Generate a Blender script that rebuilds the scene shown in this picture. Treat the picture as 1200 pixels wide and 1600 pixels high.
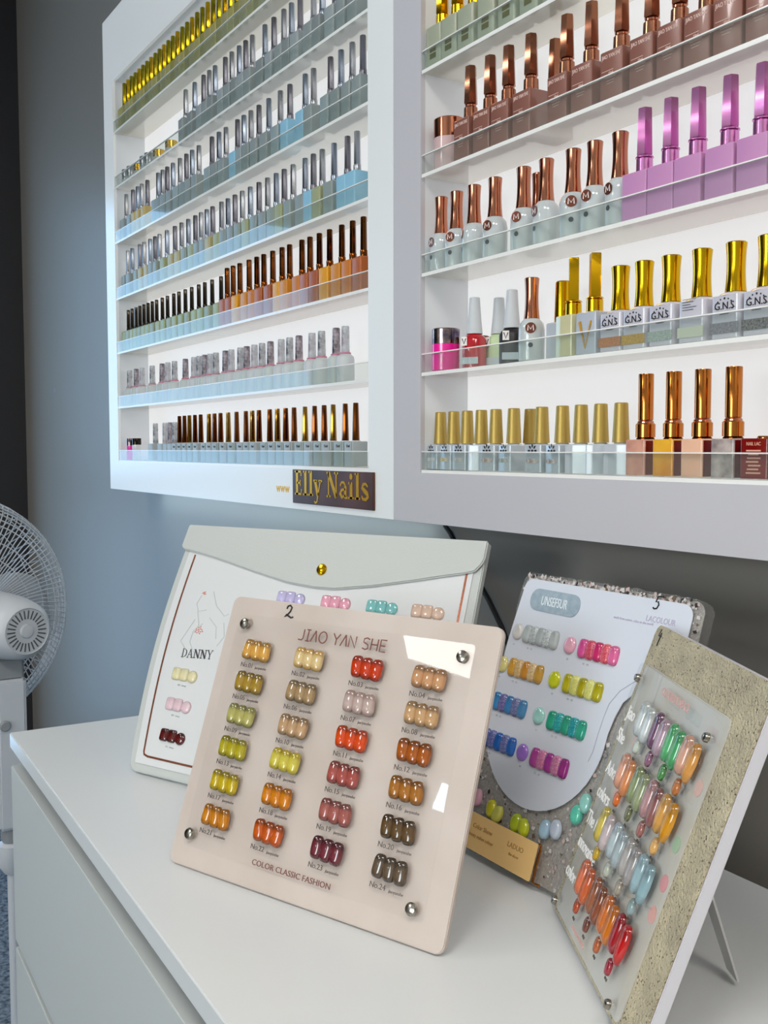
import bpy, bmesh, math, random
from mathutils import Vector, Matrix
for o in list(bpy.data.objects): bpy.data.objects.remove(o)
R = math.radians; PI = math.pi
random.seed(7)
scn = bpy.context.scene
COL = scn.collection
CZ = 1.16                      # camera height; table top is 0.782

# ------------------------------------------------------------------ camera
cam_d = bpy.data.cameras.new('camera'); cam = bpy.data.objects.new('camera', cam_d); COL.objects.link(cam)
yaw, pitch, roll = R(-58.11), R(-3.609), R(-0.076)
fw = Vector((math.sin(yaw)*math.cos(pitch), math.cos(yaw)*math.cos(pitch), math.sin(pitch)))
rt = Vector((math.cos(yaw), -math.sin(yaw), 0)); up = rt.cross(fw)
r2 = rt*math.cos(roll)+up*math.sin(roll); u2 = up*math.cos(roll)-rt*math.sin(roll)
cam.matrix_world = Matrix(((r2.x,u2.x,-fw.x,0),(r2.y,u2.y,-fw.y,0),(r2.z,u2.z,-fw.z,CZ),(0,0,0,1)))
cam_d.sensor_fit = 'HORIZONTAL'; cam_d.sensor_width = 36; cam_d.lens = 1594/1200*36
cam_d.clip_start = .02; cam_d.clip_end = 60
scn.camera = cam

# ------------------------------------------------------------------ view, world, light levels
vs = scn.view_settings
scn.display_settings.display_device = 'sRGB'
vs.view_transform = 'Standard'; vs.look = 'None'; vs.gamma = 1; vs.use_curve_mapping = False
vs.exposure = 0.0
L_PANEL = 15.5        # ceiling light panels
L_BACK = 0.62        # lit back sheets of the display cabinets
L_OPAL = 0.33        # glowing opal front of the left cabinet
L_STRIP = 16.0        # led strip under the left cabinet
L_DAY = 1.1          # daylight
w = bpy.data.worlds.new('world'); scn.world = w; w.use_nodes = True
bg = w.node_tree.nodes['Background']; bg.inputs[0].default_value = (.45,.66,1,1); bg.inputs[1].default_value = L_DAY
def area(name, loc, rot, sx, sy, power, color):
    d = bpy.data.lights.new(name, 'AREA'); d.shape = 'RECTANGLE'; d.size = sx; d.size_y = sy; d.energy = power; d.color = color
    o = bpy.data.objects.new(name, d); COL.objects.link(o); o.location = loc; o.rotation_euler = rot
    return o
# daylight through the glazed door on the left and the window in the front wall
area('door_daylight', (-3.56, -.02, 1.05), (0, R(-90), 0), 1.9, .98, 17, (.42,.70,1))
area('window_daylight', (-1.39, -3.72, 2.13), (R(90), 0, 0), .19, .19, 3, (.8,.9,1))

area('front_fill_light', (.15, -3.70, 1.55), (R(90), 0, 0), 1.8, 1.2, 78, (1,.97,.94))  # added fill from behind the camera, reaching under the cabinets

# ------------------------------------------------------------------ materials
def lin(h):
    if isinstance(h, str):
        h = h.lstrip('#'); c = [int(h[i:i+2],16)/255 for i in (0,2,4)]
        return tuple(x/12.92 if x <= .04045 else ((x+.055)/1.055)**2.4 for x in c)
    return tuple(h)
MC = {}
def mat(name, col, rough=.4, metal=0., coat=0., trans=0., emis=0., spec=.5, ior=1.45, bump=None, speck=None, grad=None, noise=None):
    if name in MC: return MC[name]
    m = bpy.data.materials.new(name); m.use_nodes = True; nt = m.node_tree; N = nt.nodes; L = nt.links
    p = N['Principled BSDF']; c = lin(col)
    p.inputs['Base Color'].default_value = (*c,1); p.inputs['Roughness'].default_value = rough
    p.inputs['Metallic'].default_value = metal; p.inputs['Coat Weight'].default_value = coat; p.inputs['Coat Roughness'].default_value = .04
    p.inputs['Transmission Weight'].default_value = trans; p.inputs['IOR'].default_value = ior
    p.inputs['Specular IOR Level'].default_value = spec
    if emis: p.inputs['Emission Color'].default_value = (*c,1); p.inputs['Emission Strength'].default_value = emis
    tc = N.new('ShaderNodeTexCoord')
    src = None
    if noise:       # (scale, second colour, amount)
        n = N.new('ShaderNodeTexNoise'); n.inputs['Scale'].default_value = noise[0]; n.inputs['Detail'].default_value = 6
        L.new(tc.outputs['Object'], n.inputs['Vector'])
        r = N.new('ShaderNodeValToRGB'); r.color_ramp.elements[0].position = .35; r.color_ramp.elements[1].position = .65
        r.color_ramp.elements[0].color = (*c,1); r.color_ramp.elements[1].color = (*lin(noise[1]),1)
        L.new(n.outputs[0], r.inputs[0]); src = r.outputs[0]
    if grad:        # pigment pattern with view-dependent cat-eye sheen painted in: (edge colour, shift)
        sx = N.new('ShaderNodeSeparateXYZ'); L.new(tc.outputs['Generated'], sx.inputs[0])
        n = N.new('ShaderNodeTexNoise'); n.inputs['Scale'].default_value = 220; L.new(tc.outputs['Object'], n.inputs['Vector'])
        a = N.new('ShaderNodeMath'); a.operation = 'MULTIPLY_ADD'; a.inputs[1].default_value = .35; L.new(n.outputs[0], a.inputs[0]); L.new(sx.outputs[1], a.inputs[2])
        r = N.new('ShaderNodeValToRGB'); e = r.color_ramp.elements
        e[0].position = .22; e[0].color = (*lin(grad),1); e[1].position = 1.15 if False else 1.0; e[1].color = (*lin(grad),1)
        k = e.new(.5); k.color = (*c,1); k = e.new(.8); k.color = (*[x*.9 for x in c],1)
        L.new(a.outputs[0], r.inputs[0]); src = r.outputs[0]
    if speck:       # (scale, colour, threshold)
        v = N.new('ShaderNodeTexVoronoi'); v.inputs['Scale'].default_value = speck[0]; L.new(tc.outputs['Object'], v.inputs['Vector'])
        n2 = N.new('ShaderNodeTexNoise'); n2.inputs['Scale'].default_value = speck[0]*.35; L.new(tc.outputs['Object'], n2.inputs['Vector'])
        ad = N.new('ShaderNodeMath'); ad.operation = 'MULTIPLY_ADD'; ad.inputs[1].default_value = .55; L.new(n2.outputs[0], ad.inputs[0]); L.new(v.outputs['Distance'], ad.inputs[2])
        r = N.new('ShaderNodeValToRGB'); r.color_ramp.elements[0].position = speck[2]; r.color_ramp.elements[1].position = speck[2]+.05
        r.color_ramp.elements[0].color = (1,1,1,1); r.color_ramp.elements[1].color = (0,0,0,1); L.new(ad.outputs[0], r.inputs[0])
        mx = N.new('ShaderNodeMix'); mx.data_type = 'RGBA'; L.new(r.outputs[0], mx.inputs[0])
        if src: L.new(src, mx.inputs[6])
        else: mx.inputs[6].default_value = (*c,1)
        mx.inputs[7].default_value = (*lin(speck[1]),1); src = mx.outputs[2]
    if src: L.new(src, p.inputs['Base Color'])
    if bump:        # (scale, strength)
        n = N.new('ShaderNodeTexNoise'); n.inputs['Scale'].default_value = bump[0]; n.inputs['Detail'].default_value = 4
        L.new(tc.outputs['Object'], n.inputs['Vector'])
        b = N.new('ShaderNodeBump'); b.inputs['Strength'].default_value = bump[1]; b.inputs['Distance'].default_value = bump[2] if len(bump) > 2 else .002
        L.new(n.outputs[0], b.inputs['Height']); L.new(b.outputs[0], p.inputs['Normal'])
    MC[name] = m; return m
def clear(name, tint, gloss=.06, body=0., rough=.05, bodycol=(1,1,1), bump=None):
    """thin clear plastic: transparent sheet with a fresnel shine and a little milky body"""
    if name in MC: return MC[name]
    m = bpy.data.materials.new(name); m.use_nodes = True; nt = m.node_tree; N = nt.nodes; L = nt.links; N.clear()
    out = N.new('ShaderNodeOutputMaterial'); t = N.new('ShaderNodeBsdfTransparent'); t.inputs[0].default_value = (*lin(tint),1)
    g = N.new('ShaderNodeBsdfGlossy'); g.inputs['Roughness'].default_value = rough
    d = N.new('ShaderNodeBsdfDiffuse'); d.inputs[0].default_value = (*lin(bodycol),1)
    tr = N.new('ShaderNodeBsdfTranslucent'); tr.inputs[0].default_value = (*lin(bodycol),1)
    md = N.new('ShaderNodeMixShader'); md.inputs[0].default_value = .5; L.new(d.outputs[0], md.inputs[1]); L.new(tr.outputs[0], md.inputs[2])
    mb = N.new('ShaderNodeMixShader'); mb.inputs[0].default_value = body; L.new(t.outputs[0], mb.inputs[1]); L.new(md.outputs[0], mb.inputs[2])
    fr = N.new('ShaderNodeFresnel'); fr.inputs[0].default_value = 1.48
    if bump:
        tc = N.new('ShaderNodeTexCoord'); n = N.new('ShaderNodeTexNoise'); n.inputs['Scale'].default_value = bump[0]; L.new(tc.outputs['Object'], n.inputs['Vector'])
        b = N.new('ShaderNodeBump'); b.inputs['Strength'].default_value = bump[1]; b.inputs['Distance'].default_value = .004; L.new(n.outputs[0], b.inputs['Height'])
        L.new(b.outputs[0], g.inputs['Normal']); L.new(b.outputs[0], fr.inputs['Normal'])
    ge = N.new('ShaderNodeNewGeometry'); iv = N.new('ShaderNodeMath'); iv.operation = 'SUBTRACT'; iv.inputs[0].default_value = 1; L.new(ge.outputs['Backfacing'], iv.inputs[1])
    mu = N.new('ShaderNodeMath'); mu.operation = 'MULTIPLY'; L.new(fr.outputs[0], mu.inputs[0]); L.new(iv.outputs[0], mu.inputs[1])
    ms = N.new('ShaderNodeMixShader'); L.new(mu.outputs[0], ms.inputs[0]); L.new(mb.outputs[0], ms.inputs[1]); L.new(g.outputs[0], ms.inputs[2])
    L.new(ms.outputs[0], out.inputs[0]); MC[name] = m; return m

# ------------------------------------------------------------------ mesh building
class MB:
    def __init__(s): s.v = []; s.f = []; s.mi = []; s.m = 0
    def add(s, vs, fs, T=None):
        b = len(s.v)
        s.v += [tuple(T @ Vector(p)) if T else tuple(p) for p in vs]
        s.f += [tuple(i+b for i in f) for f in fs]; s.mi += [s.m]*len(fs); return s
    def box(s, x0,x1,y0,y1,z0,z1, T=None):
        v = [(x0,y0,z0),(x1,y0,z0),(x1,y1,z0),(x0,y1,z0),(x0,y0,z1),(x1,y0,z1),(x1,y1,z1),(x0,y1,z1)]
        return s.add(v, [(0,3,2,1),(4,5,6,7),(0,1,5,4),(1,2,6,5),(2,3,7,6),(3,0,4,7)], T)
    def prism(s, poly, z0, z1, T=None, scale_top=1., shrink=0.):
        n = len(poly); cx = sum(p[0] for p in poly)/n; cy = sum(p[1] for p in poly)/n
        lay = [(z0,1.)]
        if shrink: lay += [(z1-shrink,1.),(z1,1-shrink*2/max(1e-6,max(abs(p[0]-cx) for p in poly)*2))]
        else: lay += [(z1,scale_top)]
        v = []
        for z,k in lay: v += [(cx+(p[0]-cx)*k, cy+(p[1]-cy)*k, z) for p in poly]
        f = []
        for l in range(len(lay)-1):
            f += [(l*n+i, l*n+(i+1)%n, (l+1)*n+(i+1)%n, (l+1)*n+i) for i in range(n)]
        f += [tuple(range(n))[::-1], tuple(range((len(lay)-1)*n, len(lay)*n))]
        return s.add(v, f, T)
    def lathe(s, prof, n=24, T=None, sx=1., sy=1., cap=True):
        v = []; f = []
        for r,z in prof: v += [(r*math.cos(2*PI*i/n)*sx, r*math.sin(2*PI*i/n)*sy, z) for i in range(n)]
        for l in range(len(prof)-1): f += [(l*n+i, l*n+(i+1)%n, (l+1)*n+(i+1)%n, (l+1)*n+i) for i in range(n)]
        if cap: f += [tuple(range(n))[::-1], tuple(range((len(prof)-1)*n, len(prof)*n))]
        return s.add(v, f, T)
    def tube(s, pts, r, n=8, closed=False, T=None):
        pts = [Vector(p) for p in pts]; k = len(pts); v = []; f = []; prev = None
        for i,p in enumerate(pts):
            a = pts[(i-1)%k] if closed or i else p; b = pts[(i+1)%k] if closed or i < k-1 else p
            d = (b-a).normalized()
            ref = prev if prev is not None else (Vector((0,0,1)) if abs(d.z) < .9 else Vector((1,0,0)))
            x = (ref - d*ref.dot(d))
            if x.length < 1e-6: x = d.orthogonal()
            x.normalize(); prev = x; y = d.cross(x)
            v += [tuple(p + x*(r*math.cos(2*PI*j/n)) + y*(r*math.sin(2*PI*j/n))) for j in range(n)]
        for i in range(k if closed else k-1):
            q = (i+1)%k; f += [(i*n+j, i*n+(j+1)%n, q*n+(j+1)%n, q*n+j) for j in range(n)]
        if not closed: f += [tuple(range(n))[::-1], tuple(range((k-1)*n, k*n))]
        return s.add(v, f, T)
    def text(s, t, size, T=None, center=True, sx=1., thick=0.):
        v, f, wd = text_data(t); k = size
        ox = -wd*k*sx/2 if center else 0
        vv = [(x*k*sx+ox, y*k, z) for x,y,z in v]
        return s.add(vv, f, T)
    def stroke(s, pts, w, z=.0003, T=None):
        """flat ink stroke of width w (or list of widths) along points, a hair thick"""
        k = len(pts); ws = w if isinstance(w, (list,tuple)) else [w]*k; L_ = []; R_ = []
        for i in range(k):
            a = pts[max(0,i-1)]; b = pts[min(k-1,i+1)]; dx,dy = b[0]-a[0], b[1]-a[1]; l = math.hypot(dx,dy) or 1
            nx,ny = -dy/l*ws[i]/2, dx/l*ws[i]/2
            L_.append((pts[i][0]+nx, pts[i][1]+ny)); R_.append((pts[i][0]-nx, pts[i][1]-ny))
        v = [(x,y,0) for x,y in L_]+[(x,y,0) for x,y in R_]+[(x,y,z) for x,y in L_]+[(x,y,z) for x,y in R_]
        f = []
        for i in range(k-1):
            f += [(2*k+i, 3*k+i, 3*k+i+1, 2*k+i+1), (i,i+1,2*k+i+1,2*k+i)[::-1], (k+i,k+i+1,3*k+i+1,3*k+i)]
        f += [(0,k,3*k,2*k), (k-1,2*k-1,4*k-1,3*k-1)[::-1]]
        return s.add(v, f, T)
    def build(s, name, m, parent=None, bevel=0., seg=2, smooth=35, loc=None):
        me = bpy.data.meshes.new(name); me.from_pydata(s.v, [], s.f)
        for x in (m if isinstance(m, (list,tuple)) else [m]): me.materials.append(x)
        if isinstance(m, (list,tuple)):
            for p,i in zip(me.polygons, s.mi): p.material_index = i
        me.validate(); 
        bm = bmesh.new(); bm.from_mesh(me)
        if bevel:
            es = [e for e in bm.edges if len(e.link_faces) == 2 and e.calc_face_angle(0) > R(40)]
            bmesh.ops.bevel(bm, geom=es, offset=bevel, segments=seg, affect='EDGES', clamp_overlap=True)
        bmesh.ops.recalc_face_normals(bm, faces=bm.faces)
        bm.to_mesh(me); bm.free()
        if smooth:
            for p in me.polygons: p.use_smooth = True
            me.set_sharp_from_angle(angle=R(smooth))
        o = bpy.data.objects.new(name, me); COL.objects.link(o)
        if parent: o.parent = parent
        if loc: o.location = loc
        return o
TXT = {}
def text_data(t):
    if t not in TXT:
        c = bpy.data.curves.new('t', 'FONT'); c.body = t; c.size = 1; c.resolution_u = 3; c.extrude = .0002
        o = bpy.data.objects.new('t', c); COL.objects.link(o)
        me = bpy.data.meshes.new_from_object(o.evaluated_get(bpy.context.evaluated_depsgraph_get()))
        v = [tuple(x.co) for x in me.vertices]; f = [tuple(p.vertices) for p in me.polygons]
        xs = [x[0] for x in v] or [0]
        TXT[t] = ([(x[0]-min(xs), x[1], x[2]) for x in v], f, max(xs)-min(xs))
        bpy.data.objects.remove(o); bpy.data.curves.remove(c); bpy.data.meshes.remove(me)
    return TXT[t]
def rrect(x0,x1,y0,y1,r,n=5):
    p = []
    for cx,cy,a in ((x1-r,y0+r,-90),(x1-r,y1-r,0),(x0+r,y1-r,90),(x0+r,y0+r,180)):
        p += [(cx+r*math.cos(R(a+90*i/n)), cy+r*math.sin(R(a+90*i/n))) for i in range(n+1)]
    return p
def tag(o, label=None, cat=None, group=None, kind=None):
    if label: o['label'] = label
    if cat: o['category'] = cat
    if group: o['group'] = group
    if kind: o['kind'] = kind
    return o
def thing(name, label, cat, loc=(0,0,0), rz=0, group=None):
    o = bpy.data.objects.new(name, None); COL.objects.link(o); o.location = loc; o.rotation_euler = (0,0,rz)
    o.empty_display_size = .02
    return tag(o, label, cat, group)
def copy_tree(o, parent=None):
    c = o.copy(); COL.objects.link(c)
    if parent: c.parent = parent
    for ch in list(o.children): copy_tree(ch, c)
    return c
def recolor(o, m):
    if o.material_slots:
        o.material_slots[0].link = 'OBJECT'; o.material_slots[0].material = m
def kid(o, name):
    for c in o.children:
        if c.name.split('.')[0] == name: return c
ORD = ('zeroth first second third fourth fifth sixth seventh eighth ninth tenth eleventh twelfth thirteenth fourteenth fifteenth sixteenth '
       'seventeenth eighteenth nineteenth twentieth twenty-first twenty-second twenty-third twenty-fourth twenty-fifth twenty-sixth twenty-seventh '
       'twenty-eighth twenty-ninth thirtieth thirty-first thirty-second thirty-third thirty-fourth thirty-fifth').split()

# ------------------------------------------------------------------ the room
M_wall = mat('charcoal satin paint', '#857f78', rough=.45, spec=.5, bump=(60,.06), speck=(9,'#8d8d90',.21))
M_wall2 = mat('room paint', '#b9b5ad', rough=.7)
M_ceil = mat('ceiling paint', '#c9c7c2', rough=.9)
M_carpet = mat('carpet', '#39424f', rough=.95, noise=(90,'#8d96a0'), bump=(400,.8))
M_white = mat('white lacquer', '#dedfdf', rough=.28, spec=.5)
M_trim = mat('pale trim', '#9a9a9a', rough=.5)
M_dark = mat('dark jamb paint', '#2d2b2d', rough=.5)
WX0, WX1, WY0, WY1, WZ = -3.44, 1.3, -3.6, .77, 2.6
def struct(name, mb, m, bevel=0.): return tag(mb.build(name, m, bevel=bevel, smooth=0), kind='structure')
struct('floor', MB().box(WX0-.1,WX1+.1,WY0-.1,WY1+.1,-.08,0), M_carpet)
struct('ceiling', MB().box(WX0-.1,WX1+.1,WY0-.1,WY1+.1,WZ,WZ+.1), M_ceil)
struct('wall_back', MB().box(WX0-.1,WX1+.1,WY1,WY1+.1,0,WZ), M_wall)
struct('wall_right', MB().box(WX1,WX1+.1,WY0,WY1,0,WZ), M_wall2)
DY0, DY1, DZ = -.55, .53, 2.08                 # glazed door opening in the left wall
struct('wall_left', MB().box(WX0-.1,WX0,DY1,WY1,0,WZ).box(WX0-.1,WX0,WY0,DY0,0,WZ).box(WX0-.1,WX0,DY0,DY1,DZ,WZ), M_dark)
QX0,QX1,QZ0,QZ1 = -1.49,-1.29,2.03,2.23
PX0,PX1,PZ0,PZ1 = -.75,1.05,.95,2.15  # opening of the larger front window, made up for the fill light
wf = MB()
for x0,x1,z0,z1 in ((WX0-.1,QX0,0,WZ),(QX0,QX1,0,QZ0),(QX0,QX1,QZ1,WZ),(QX1,PX0,0,WZ),(PX0,PX1,0,PZ0),(PX0,PX1,PZ1,WZ),(PX1,WX1+.1,0,WZ)): wf.box(x0,x1,WY0-.1,WY0,z0,z1)
struct('wall_front', wf, M_wall2)
M_glass = clear('window glass', '#f2f8fa', rough=.02)
d = thing('door_1', None, None, (WX0-.05, (DY0+DY1)/2, 0)); tag(d, kind='structure')
hw = (DY1-DY0)/2
fr = MB()
for a in ((-hw,-hw+.07,0,DZ),(hw-.07,hw,0,DZ),(-hw+.07,hw-.07,DZ-.09,DZ),(-hw+.07,hw-.07,0,.18),(-hw+.07,hw-.07,1.0,1.06)): fr.box(-.022,.022,a[0],a[1],a[2],a[3])
fr.build('door_frame', M_trim, d, bevel=.003); MB().box(-.004,.004,-hw+.07,hw-.07,.18,DZ-.09).build('pane', M_glass, d)
MB().tube([(.03,-hw+.1,1.0),(.06,-hw+.1,1.0),(.06,-hw+.22,1.0)], .009).build('handle', mat('chrome','#c8c8c8',rough=.15,metal=1), d)
for nm,X0,X1,Z0,Z1 in (('window_1',QX0,QX1,QZ0,QZ1),('fill_window',PX0,PX1,PZ0,PZ1)):
    wn = thing(nm, None, None, ((X0+X1)/2, WY0-.05, Z0)); tag(wn, kind='structure')
    hw2 = (X1-X0)/2; H = Z1-Z0; t_ = .025 if nm == 'window_1' else .05; fr = MB()
    for a in ((-hw2,-hw2+t_,0,H),(hw2-t_,hw2,0,H),(-hw2+t_,hw2-t_,0,t_),(-hw2+t_,hw2-t_,H-t_,H)): fr.box(a[0],a[1],-.025,.025,a[2],a[3])
    fr.build('window_frame', M_trim, wn, bevel=.003); MB().box(-hw2+t_,hw2-t_,-.004,.004,t_,H-t_).build('pane', M_glass, wn)
struct('baseboard_back', MB().box(WX0,WX1,WY1-.012,WY1,0,.08), M_dark)
struct('trim_1', MB().box(WX0,WX0+.02,DY1,DY1+.035,0,DZ+.02), M_trim)
M_lamp = mat('lamp diffuser', (1,.97,.92), rough=.6, emis=L_PANEL)
n = 0
for cx,cy,where in ((-1.48,-2.93,'far from the display wall, nearer the window'), (.10,-.55,'in the middle of the room'), (-1.9,-1.3,'nearest the glazed door'), (.78,-.05,'added as fill over the right end of the chest')):  # last panel is an added fill for the table's right end
    t = thing('ceiling_light', 'square white ceiling light panel '+where, 'ceiling light', (cx,cy,WZ-.03), group='ceiling light panels')
    f_ = MB()
    for a in ((-.3,.3,-.3,-.275),(-.3,.3,.275,.3),(-.3,-.275,-.275,.275),(.275,.3,-.275,.275)): f_.box(*a,0,.03)
    f_.build('frame', M_white, t); MB().box(-.275,.275,-.275,.275,.006,.016).build('diffuser', M_lamp, t)

# ------------------------------------------------------------------ chest of drawers
M_front = mat('white drawer foil', '#c9ccca', rough=.35)
DA = R(-2.1)
dr = thing('chest_of_drawers', 'long white chest of drawers with handleless fronts under the display cabinets', 'chest of drawers', (-1.399,.2828,0), DA)
TZ = .782; W_, D_ = 1.72, .478
MB().box(0,W_,0,D_,TZ-.02,TZ).build('top', M_white, dr, bevel=.0012)
MB().box(.006,.024,.02,D_-.004,.0,TZ-.0202).build('side_panel', M_white, dr, bevel=.001)
MB().box(W_-.024,W_-.006,.02,D_-.004,.0,TZ-.0202).build('side_panel', M_white, dr, bevel=.001)
MB().box(.024,W_-.024,D_-.012,D_-.004,.05,TZ-.0202).build('back_panel', M_white, dr)
MB().box(.847,.865,.024,D_-.012,.05,TZ-.0202).build('divider', M_white, dr)
MB().box(.024,W_-.024,.03,.046,.02,.07).build('plinth', M_white, dr)
for c0,c1 in ((.006,.853),(.859,W_-.006)):
    for z1,z0 in ((TZ-.043,TZ-.280),(TZ-.291,TZ-.525),(TZ-.536,.03)):
        q = MB().box(c0,c1,.0,.018,z0,z1).build('drawer', M_front, dr, bevel=.001)
        MB().box(c0+.035,c1-.035,.0181,.40,z0+.02,z1-.06).build('drawer_box', M_white, q)
        
# ------------------------------------------------------------------ display cabinets
FY, BY = .68, .75
SH = {7:-.026, 6:.089, 5:.205, 4:.3195, 3:.438, 2:.5525, 1:.668}
Z0c, Z1c = CZ-.0895, CZ+.913
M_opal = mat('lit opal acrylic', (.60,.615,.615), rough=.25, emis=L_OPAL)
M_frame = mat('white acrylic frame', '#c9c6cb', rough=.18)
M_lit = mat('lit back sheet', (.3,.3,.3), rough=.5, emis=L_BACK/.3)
M_shelf = clear('frosted shelf acrylic', '#fefefc', body=.5, bodycol='#fffcf6', rough=.1)
M_lip = clear('clear lip acrylic', '#fcfefd', body=.08, bodycol='#dde6e0', rough=.03)
M_lipglint = mat('painted edge glint', '#f4f2ee', rough=.15)
M_inner = mat('white liner', '#e3e6ea', rough=.25)
def cabinet(x0, x1, label, mfront, ledge, inner_l):
    t = thing('display_cabinet', label, 'display cabinet', (x0, FY, Z0c), group='wall display cabinets')
    Wd = x1-x0; Hh = Z1c-Z0c; a = inner_l; b = Wd-(.060 if x0 < -2 else .061); zb = CZ-.030-Z0c; zt = CZ+.7735-Z0c
    f_ = MB()
    f_.box(0,a,0,.006,0,Hh).box(b,Wd,0,.006,0,Hh).box(a,b,0,.006,0,zb).box(a,b,0,.006,zt,Hh)
    f_.build('front_frame', mfront, t)
    c = MB(); e = BY+.012-FY
    c.box(0,.006,.0062,e,0,Hh).box(Wd-.006,Wd,.0062,e,0,Hh).box(.006,Wd-.006,.0062,e,0,.006).box(.006,Wd-.006,.0062,e,Hh-.006,Hh).box(.006,Wd-.006,e-.004,e,.006,Hh-.006)
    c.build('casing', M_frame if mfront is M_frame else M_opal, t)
    i_ = MB(); i_.box(a-.004,a,.0062,.069,zb-.004,zt+.004).box(b,b+.004,.0062,.069,zb-.004,zt+.004).box(a,b,.0062,.069,zb-.004,zb).box(a,b,.0062,.069,zt,zt+.004)
    i_.build('liner', M_inner, t)
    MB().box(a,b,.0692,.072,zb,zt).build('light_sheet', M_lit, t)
    for k,z in SH.items():
        zz = CZ+z-Z0c
        s = MB().box(a+.001,b-.001,.004,.068,zz-.0035,zz).build('shelf', M_shelf, t)
        l = MB(); l.box(a+.001,b-.001,.001,.0038,zz-.0035,zz+.0205); l.build('lip', M_lip, s)
        MB().box(a+.001,b-.001,.0009,.0039,zz+.0206,zz+.0217).box(a+.001,b-.001,.0007,.0009,zz-.0045,zz-.0005).build('lip_glint', M_lipglint, s)  # white strips painting in the light that the lip edges catch
    return t
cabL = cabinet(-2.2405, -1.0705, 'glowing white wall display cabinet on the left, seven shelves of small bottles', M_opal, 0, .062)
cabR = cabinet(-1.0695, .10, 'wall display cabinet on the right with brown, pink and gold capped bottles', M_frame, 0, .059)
# led strip on the underside of the left cabinet
st = thing('led_strip', 'thin cool white led strip beneath the left display cabinet', 'led strip', (-1.62, .742, Z0c-.002))
MB().box(-.55,.525,-.006,.006,-.004,.0019).build('channel', M_white, st); MB().box(-.54,.515,-.0045,.0045,-.0052,-.0041).build('diffuser', mat('cool led', (.62,.85,1), emis=L_STRIP), st)

# sign on the left cabinet's lower frame: stroke lettering with serifs
def letter(mb, ch, x, T, s):
    k = .2; th = .085
    def bar(x0,x1,y): mb.stroke([((x+x0)*s, y*s),((x+x1)*s, y*s)], th*s, T=T)
    def stem(cx,y0,y1,w=k): mb.stroke([((x+cx)*s, y0*s),((x+cx)*s, y1*s)], w*s, T=T)
    def line(p,w): mb.stroke([((x+a)*s,b*s) for a,b in p], [q*s for q in w] if isinstance(w,list) else w*s, T=T)
    if ch == 'E': stem(.2,0,1); bar(0,.62,.04); bar(0,.6,.96); bar(.2,.5,.5); stem(.6,0,.25,.07); stem(.58,.78,1,.07); stem(.5,.38,.62,.06); return .74
    if ch == 'l': stem(.22,0,1); bar(0,.42,.04); bar(.02,.2,.96); return .48
    if ch == 'i': stem(.22,0,.64); bar(0,.42,.04); bar(.02,.2,.6); mb.add([((x+.22+.12*math.cos(a*PI/6))*s,(.85+.12*math.sin(a*PI/6))*s,.0003) for a in range(12)], [tuple(range(12))], T); return .48
    if ch == 'y': line([(.1,.62),(.34,.02)],.19); line([(.55,.62),(.26,-.22),(.12,-.28),(.04,-.2)],.09); bar(-.04,.28,.62); bar(.4,.7,.62); return .68
    if ch == 'N': stem(.16,0,1,.09); stem(.78,0,1,.09); line([(.16,.98),(.78,.02)],.2); bar(0,.32,.04); bar(0,.2,.96); bar(.62,.94,.96); return 1.0
    if ch == 'a': stem(.5,.06,.5,.18); line([(.1,.48),(.2,.61),(.38,.62),(.5,.5)],.1); line([(.5,.36),(.2,.32),(.1,.17),(.22,.04),(.5,.12)],[.08,.12,.18,.12,.08]); bar(.42,.68,.04); return .72
    if ch == 's': line([(.5,.5),(.36,.61),(.16,.58),(.1,.46),(.26,.35),(.44,.25),(.5,.13),(.36,.03),(.12,.04),(.06,.16)],[.08,.1,.13,.17,.19,.19,.17,.13,.1,.08]); return .6
    if ch == 'D': stem(.16,0,1,.12); line([(.06,.97),(.42,.95),(.66,.75),(.7,.5),(.66,.25),(.42,.05),(.06,.03)],[.05,.06,.11,.13,.11,.06,.05]); bar(0,.3,.02); return .86
    if ch == 'A': line([(.08,0),(.4,1)],.06); line([(.38,1),(.72,0)],.13); line([(.18,.35),(.6,.35)],.05); bar(-.02,.2,.02); bar(.58,.86,.02); return .92
    if ch == 'n': return letter(mb,'N',x,T,s)
    if ch == 'Y': line([(.08,1),(.42,.45),(.42,0)],.13); line([(.72,1),(.42,.45)],.06); bar(-.02,.22,.98); bar(.6,.84,.98); bar(.28,.56,.02); return .86
    return .4
def serif(mb, txt, T, s):
    x = 0
    for ch in txt: x += letter(mb, ch, x, T, s)
    return x*s
def wallT(x, y, z): return Matrix.Translation((x,y,z)) @ Matrix.Rotation(R(90),4,'X')
sg = thing('shop_sign', 'small dark plaque with gold serif lettering on the left cabinet frame', 'sign', (-1.340,FY-.0005,CZ-.0805))
MB().box(0,.227,-.0035,0,0,.0490).build('plaque', mat('bronze plaque','#3c281c',rough=.3,metal=.55,noise=(9,'#70463a')), sg, bevel=.0004)
mb = MB(); Tm = wallT(.008,-.0036,.0125)
Ts = Tm @ Matrix.Diagonal((.99,1,1,1)); serif(mb, 'Elly Nails', Ts, .0350)
M_goldl = mat('gold leaf lettering','#f2b018',rough=.25,metal=.75); mb.build('lettering', M_goldl, sg, smooth=0)
mb = MB(); mb.text('www', .0205, wallT(0,0,0), sx=1.0)
tag(mb.build('printed_lettering', M_goldl, smooth=0, loc=(-1.380,FY-.0004,CZ-.0665)), 'small gold www lettering on the left cabinet frame', 'lettering')

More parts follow.
